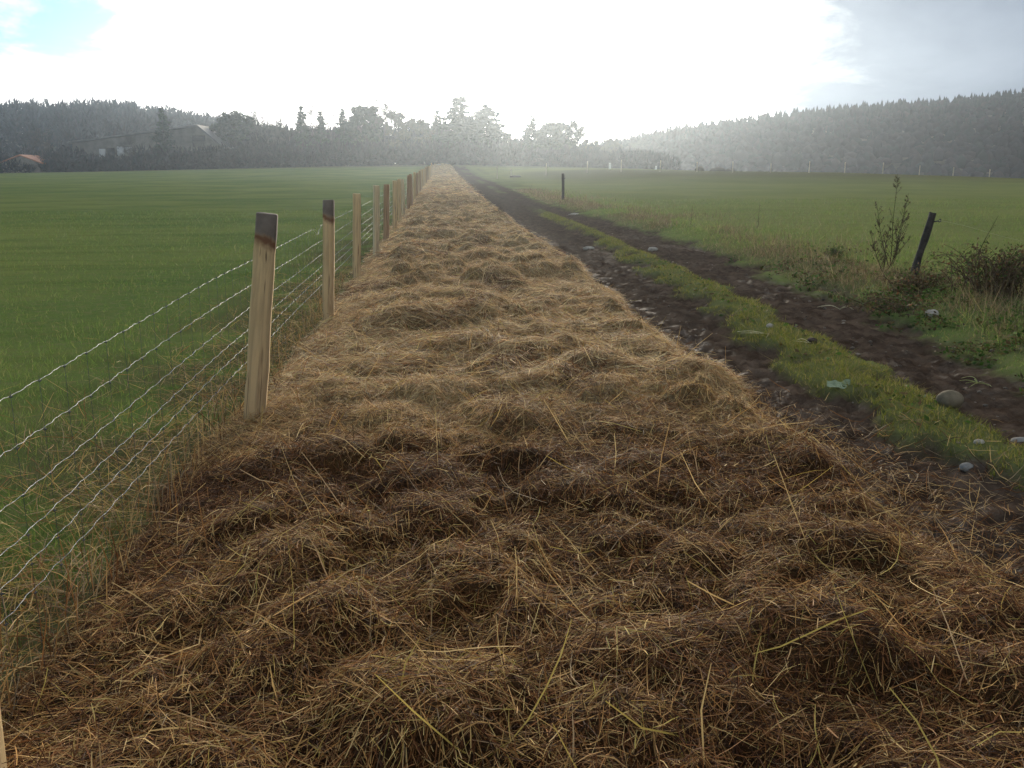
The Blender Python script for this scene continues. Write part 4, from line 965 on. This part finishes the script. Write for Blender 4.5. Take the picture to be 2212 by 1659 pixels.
for a in [
    ('pine_tree', 522, 252, 182, pine1, 10, 'dark round topped pine between the barn and the bare trees', 1.25),
    ('bare_tree', 567, 250, 184, bare2, 10, 'small bare tree just right of the round topped pine', 0.8),
    ('bare_tree', 598, 249, 183, bare1, 10, 'bare spreading tree, second right of the round pine', 0.8),
    ('bare_tree', 637, 241, 182, bare3, 10, 'largest clear bare tree left of the dense dark conifer', 0.85),
    ('conifer_tree', 665, 239, 181, fir3, 10, 'dense dark conifer beside the largest bare tree', 1.0),
    ('bare_tree', 688, 238, 183, bare2, 10, 'slim bare tree behind the dense dark conifer', 0.7),
    ('conifer_tree', 706, 249, 182, fir3, 10, 'small pointed conifer right of the slim bare tree', 0.9),
    ('bare_tree', 726, 254, 184, bare1, 10, 'low bare tree between small conifer and leaning pine', 0.8),
    ('pine_tree', 752, 244, 182, fir4, 10, 'ragged pine with open top in the middle of the tree line', 0.9),
    ('bare_tree', 774, 237, 184, bare3, 10, 'bare tree against the left side of the broad evergreen', 0.7),
    ('pine_tree', 797, 234, 181, pine2, 9, 'broad evergreen left of the tall straggly tree', 0.95),
    ('bare_tree', 838, 219, 180, bare2, 10, 'tallest straggly leafless tree standing above the tree line', 0.75),
    ('leafy_tree', 863, 240, 182, oak1, 10, 'brown leafy tree close right of the straggly tree', 0.75),
    ('leafy_tree', 905, 257, 181, oak1, 10, 'wide low brown crowned tree left of the hay strip end', 1.25),
    ('conifer_tree', 949, 246, 183, fir3, 10, 'pointed conifer left of the two great firs', 1.15),
    ('conifer_tree', 997, 219, 180, fir1, 12, 'highest great fir above the end of the hay strip', 1.45),
    ('conifer_tree', 1052, 235, 179, fir2, 11, 'second great fir, right neighbour of the highest', 1.6),
    ('bare_tree', 1097, 288, 181, bare1, 10, 'little bare tree in the gap right of the great firs', 0.8),
    ('conifer_tree', 1147, 256, 182, fir4, 10, 'open ragged conifer left of the round pair', 1.2),
    ('pine_tree', 1187, 267, 181, pine2, 9, 'left one of the round crowned pair before the bright sky', 1.1),
    ('pine_tree', 1224, 268, 182, pine1, 10, 'right one of the round crowned pair before the bright sky', 1.15),
    ('leafy_tree', 1270, 301, 186, oak1, 10, 'low tree at the right end of the tree line', 1.2),
    ('leafy_tree', 1314, 298, 200, oak1, 10, 'low brown tree where the wooded hill begins', 1.3),
    ('bare_tree', 1365, 290, 230, bare3, 10, 'bare tree low on the end of the wooded hill', 1.0),
    ('bare_tree', 1425, 272, 260, bare1, 10, 'bare tree against bright sky on the hill end', 1.0),
    ('bare_tree', 1458, 270, 262, bare3, 10, 'second bare tree on the hill end, right of the first', 1.0),
    ('conifer_tree', 374, 243, 168, fir3, 10, 'dark conifer in front of the barn roof', 1.0),
    ('conifer_tree', -4, 306, 152, fir2, 11, 'dark conifer cut by the left picture edge beside the tiled house', 1.0),
    ('bare_tree', 455, 290, 176, bare3, 10, 'bare tree at the right corner of the barn', 1.1),
    ('bare_tree', 118, 296, 166, bare1, 10, 'bare tree between the tiled house and the barn', 1.0),
    ('bare_tree', 300, 305, 165, bare2, 10, 'bare tree before the barn wall openings', 1.0)]:
    tree(*a, group=TR)

# undergrowth along the field edge and the woods on the rises: one mass each
def twig_clump(r_, c0, rx, rz_, n_, tints, sz):
    v_ = r_.normal(0, 1, (n_, 3)); v_ *= (r_.random(n_) ** 0.45 / np.linalg.norm(v_, axis=1))[:, None]
    c_ = c0 + v_ * np.array([rx, rx, rz_]) ; c_[:, 2] = np.maximum(c_[:, 2], c0[2] - rz_)
    d_ = v_ + r_.normal(0, 0.5, (n_, 3)) + (0, 0, 0.8); d_ /= np.linalg.norm(d_, axis=1, keepdims=True)
    s_ = np.cross(d_, r_.normal(0, 1, (n_, 3))); s_ /= np.linalg.norm(s_, axis=1, keepdims=True) + 1e-9
    L_ = sz * r_.uniform(.6, 1.6, n_)[:, None]
    T_ = np.stack([c_ - s_ * L_ * 0.16, c_ + s_ * L_ * 0.16, c_ + d_ * L_], 1).reshape(-1, 3)
    return T_, np.repeat(tints[r_.integers(0, len(tints), n_)] * r_.uniform(.7, 1.3, n_)[:, None], 3, axis=0)
BR = np.array([(0.040, 0.032, 0.032), (0.034, 0.031, 0.031), (0.047, 0.036, 0.033), (0.028, 0.032, 0.026)])
S_ = Soup(); r_ = np.random.default_rng(77)
for k in range(620):
    x = r_.uniform(-92, 42); Y = 168 - 0.0012 * (x - 5) ** 2 * 1.0 + r_.gamma(1.6, 4.0) + (3 if abs(x - 3) < 6 else 0)
    hh = r_.uniform(1.6, 4.2) * (1.0 if x < 14 else 0.75) * (0.6 + 0.12 * max(0, min(4, Y - 164)))
    if -60 < x < -52 and Y < 174: hh *= 0.65
    T_, C_ = twig_clump(r_, np.array([x, Y, gz(x, Y) + hh * 0.42]), hh * 0.55 + 0.5, hh * 0.55, 150, BR, 0.75); S_.add(T_, np.arange(len(T_)).reshape(-1, 3), None, C_)
for k in range(260):
    x = r_.uniform(-44, 30); Y = r_.uniform(183, 200); hh = r_.uniform(5.0, 8.0) * (1.0 if x < 8 else 0.62)
    T_, C_ = twig_clump(r_, np.array([x, Y, gz(x, Y) + hh * 0.5]), 1.9, hh * 0.52, 170, BR, 1.1); S_.add(T_, np.arange(len(T_)).reshape(-1, 3), None, C_)
tag(S_.obj('thicket', [M['twig']]), 'brown winter thicket along the far edge of the pasture', 'thicket', kind='stuff')

def cone_tree(r_, p, h, r, tint):
    V, F = [], []; n0 = 0
    for lv in range(3):
        zb = h * (0.12 + 0.27 * lv); zt_ = h * (0.55 + 0.225 * lv) if lv < 2 else h; rr = r * (1 - 0.27 * lv)
        th = np.arange(6) * 1.047 + r_.uniform(0, 1)
        rad = rr * r_.uniform(0.55, 1.1, 6); ring = np.stack([np.cos(th) * rad, np.sin(th) * rad, zb + r_.uniform(-.06, .06, 6) * h], 1)
        V.append(np.concatenate([ring, [[r_.normal(0, .08), r_.normal(0, .08), zt_]]])); F += [[n0 + j, n0 + (j + 1) % 6, n0 + 6] for j in range(6)]; n0 += 7
    return np.concatenate(V) + p, F, tint
def surf_point(G, u, s):
    m_, k_ = G.shape[:2]; a = u * (k_ - 1.001); b = s * (m_ - 1.001); i, j = int(b), int(a); fa, fb = a - j, b - i
    return (G[i, j] * (1 - fa) + G[i, j + 1] * fa) * (1 - fb) + (G[i + 1, j] * (1 - fa) + G[i + 1, j + 1] * fa) * fb
DK = np.array([(0.017, 0.026, 0.021), (0.023, 0.032, 0.025), (0.028, 0.036, 0.028)])
S_ = Soup(); r_ = np.random.default_rng(78)
dome_v = iv[iv[:, 2] > -0.6]; keep_ = {o_: n_ for n_, o_ in enumerate(np.where(iv[:, 2] > -0.6)[0])}
dome_f = np.array([[keep_[q] for q in f_] for f_ in ifc if all(q in keep_ for q in f_)])
for k in range(9000):
    u, s = r_.random(), r_.random() ** 0.8
    if k < 2600: s = r_.uniform(0.94, 1.0)
    p = surf_point(HR, u, s)
    hh = r_.uniform(2.4, 4.0) * r_.choice([0.85, 1.0, 1.0, 1.3]) * (0.7 + 0.3 * min(1, u * 4))
    if k < 2600 or s > 0.62 + 0.18 * r_.normal() or u > 0.93:
        V, F, T = cone_tree(r_, p - (0, 0, 0.4), hh, hh * 0.27, DK[r_.integers(3)] * r_.uniform(.8, 1.1) * (0.7 + 0.7 * float(fbm(p[0] * .04, p[1] * .04, 2, 95)))); S_.add(V, F, None, T)
    else:
        S_.add(dome_v * r_.uniform(0.6, 1.25, (len(dome_v), 1)) * (1.5, 1.5, hh * 0.45) + p + (0, 0, hh * 0.42), dome_f, None, BR[r_.integers(4)] * r_.uniform(.85, 1.15) * (0.6 + 0.8 * float(fbm(p[0] * .05, p[1] * .05, 2, 96))))
tag(S_.obj('hill_forest', [M['twig']]), 'dark conifer and brown wood covering the right hand hill', 'forest', kind='stuff')
for u, lb in ((0.60, 'left one of two taller firs on the right hill ridge'), (0.618, 'right one of two taller firs on the right hill ridge')):
    p = surf_point(HR, u, 0.985); root = empty('ridge_fir', tuple(p - np.array((0, 0, 0.4)))); tag(root, lb, 'tree', 'ridge firs'); root.scale = (0.42, 0.42, 0.58)
    for nm, sp in zip(('trunk', 'crown'), fir3): link(bpy.data.objects.new(nm, mesh_cache[sp]), root)
S_ = Soup(); r_ = np.random.default_rng(79)
for k in range(1500):
    u, s = r_.random(), r_.random() ** 0.8
    if k < 650: s = r_.uniform(0.92, 1.0)
    p = surf_point(HL, u, s); hh = r_.uniform(7.5, 11.0)
    top_ = p + (r_.normal(0, .4), 0, hh * 0.85)
    V, f3, f4 = tube_arrays([p - (0, 0, .4), (p + top_) / 2 + (r_.normal(0, .15), 0, 0), top_], [0.16, 0.11, 0.04], 3, cap=False); S_.add(V, f3, f4, BR[1] * 0.8)
    T_, C_ = twig_clump(r_, p + (0, 0, hh * 0.68), 1.5, hh * 0.33, 44, BR, 1.5); S_.add(T_, np.arange(len(T_)).reshape(-1, 3), None, C_)
    if s < 0.8: T_, C_ = twig_clump(r_, p + (0, 0, hh * 0.25), 1.6, hh * 0.3, 26, BR, 1.6); S_.add(T_, np.arange(len(T_)).reshape(-1, 3), None, C_)
tag(S_.obj('bare_wood', [M['twig']]), 'leafless wood covering the rise behind the barn', 'forest', kind='stuff')

# ------------------------------------------------------------------ barn and house
def box_obj(name, lo, hi, mat, parent):
    lo, hi = np.array(lo, float), np.array(hi, float)
    V = np.array([[(lo, hi)[i][0], (lo, hi)[j][1], (lo, hi)[k][2]] for i in (0, 1) for j in (0, 1) for k in (0, 1)])
    F = [[0, 1, 3, 2], [4, 6, 7, 5], [0, 4, 5, 1], [2, 3, 7, 6], [0, 2, 6, 4], [1, 5, 7, 3]]
    return np_obj(name, V, np.array(F), parent, mats=[M[mat]])
def prism_obj(name, prof, y0, y1, mat, parent):
    """profile in x,z pushed along y"""
    n_ = len(prof); V = np.array([(x, y0, z) for x, z in prof] + [(x, y1, z) for x, z in prof])
    bm = bmesh.new(); vs = [bm.verts.new(v_) for v_ in V]
    bm.faces.new(vs[:n_]); bm.faces.new(vs[n_:][::-1])
    for i_ in range(n_): bm.faces.new([vs[(i_ + 1) % n_], vs[i_], vs[n_ + i_], vs[n_ + (i_ + 1) % n_]])
    bmesh.ops.recalc_face_normals(bm, faces=bm.faces)
    me = bpy.data.meshes.new(name); bm.to_mesh(me); bm.free(); me.materials.append(M[mat])
    return link(bpy.data.objects.new(name, me), parent)
bz = 0.6
barn = empty('barn', (-51, 174, bz)); tag(barn, 'long grey barn with lopsided low roof behind the thicket', 'barn')
prism_obj('wall', [(-12.8, -0.5), (12.4, -0.5), (12.4, 5.0), (9.0, 8.1), (-12.8, 5.25)], 0, 16, 'barn_wall', barn)
prism_obj('roof', [(-13.5, 5.22), (9.0, 8.18), (9.0, 8.48), (-13.5, 5.50)], -0.6, 16.6, 'barn_roof', barn)
prism_obj('roof', [(9.003, 8.17), (13.4, 4.35), (13.4, 4.68), (9.003, 8.48)], -0.6, 16.6, 'barn_roof', barn)
for x0, x1, z0, z1, mt in [(-8.3, -7.2, 2.4, 4.3, 'barn_panel'), (-6.9, -5.6, 2.6, 4.4, 'barn_dark'), (-5.2, -4.0, 3.0, 4.7, 'barn_panel'), (-3.7, -2.5, 3.7, 4.6, 'barn_panel'), (7.9, 10.2, 5.6, 6.6, 'barn_dark')]:
    o = box_obj('window', (x0, -0.06, z0), (x1, 0.03, z1), mt, barn)
    box_obj('window_frame', (x0 - 0.1, -0.09, z1 + 0.003), (x1 + 0.1, 0.03, z1 + 0.12), 'grey_wood', o)
box_obj('eave_board', (12.6, -1.5, 2.55), (14.6, -0.7, 2.75), 'barn_panel', barn)
hs = empty('tiled_house', (-66.8, 162, 0.5)); tag(hs, 'small house with orange tiled roof at the left edge', 'house')
prism_obj('wall', [(-4.0, -0.4), (1.9, -0.4), (1.9, 1.9), (-1.0, 3.0), (-4.0, 1.9)], 0, 6, 'render_wall', hs)
for y0, y1 in ((-0.4, 6.4),):
    prism_obj('roof', [(-4.5, 1.75), (-1.0, 3.06), (-1.0, 3.24), (-4.5, 1.95)], y0, y1, 'tile_roof', hs)
    prism_obj('roof', [(-0.997, 3.06), (2.5, 1.72), (2.5, 1.92), (-0.997, 3.24)], y0, y1, 'tile_roof', hs)
o = box_obj('window', (0.0, -0.05, 0.6), (0.8, 0.03, 1.5), 'barn_dark', hs); box_obj('window_sill', (-0.1, -0.12, 0.5), (0.9, 0.02, 0.597), 'grey_wood', o)

# ------------------------------------------------------------------ haze
HAZE_DENSITY = 0.00058
m = bpy.data.materials.new('haze_air'); m.use_nodes = True; t = NT(m.node_tree); t.n.clear()
out = t.node('ShaderNodeOutputMaterial'); pv = t.node('ShaderNodeVolumePrincipled')
pv.inputs['Color'].default_value = (0.72, 0.85, 1.0, 1); pv.inputs['Density'].default_value = HAZE_DENSITY; pv.inputs['Anisotropy'].default_value = 0.83
t.l.new(pv.outputs[0], out.inputs['Volume'])
hz_ = box_obj('haze', (-440, -70, -12), (440, 470, 52), 'wire', None)
hz_.data.materials.clear(); hz_.data.materials.append(m)
tag(hz_, 'thin bright haze filling the air over the fields', 'haze', kind='stuff')
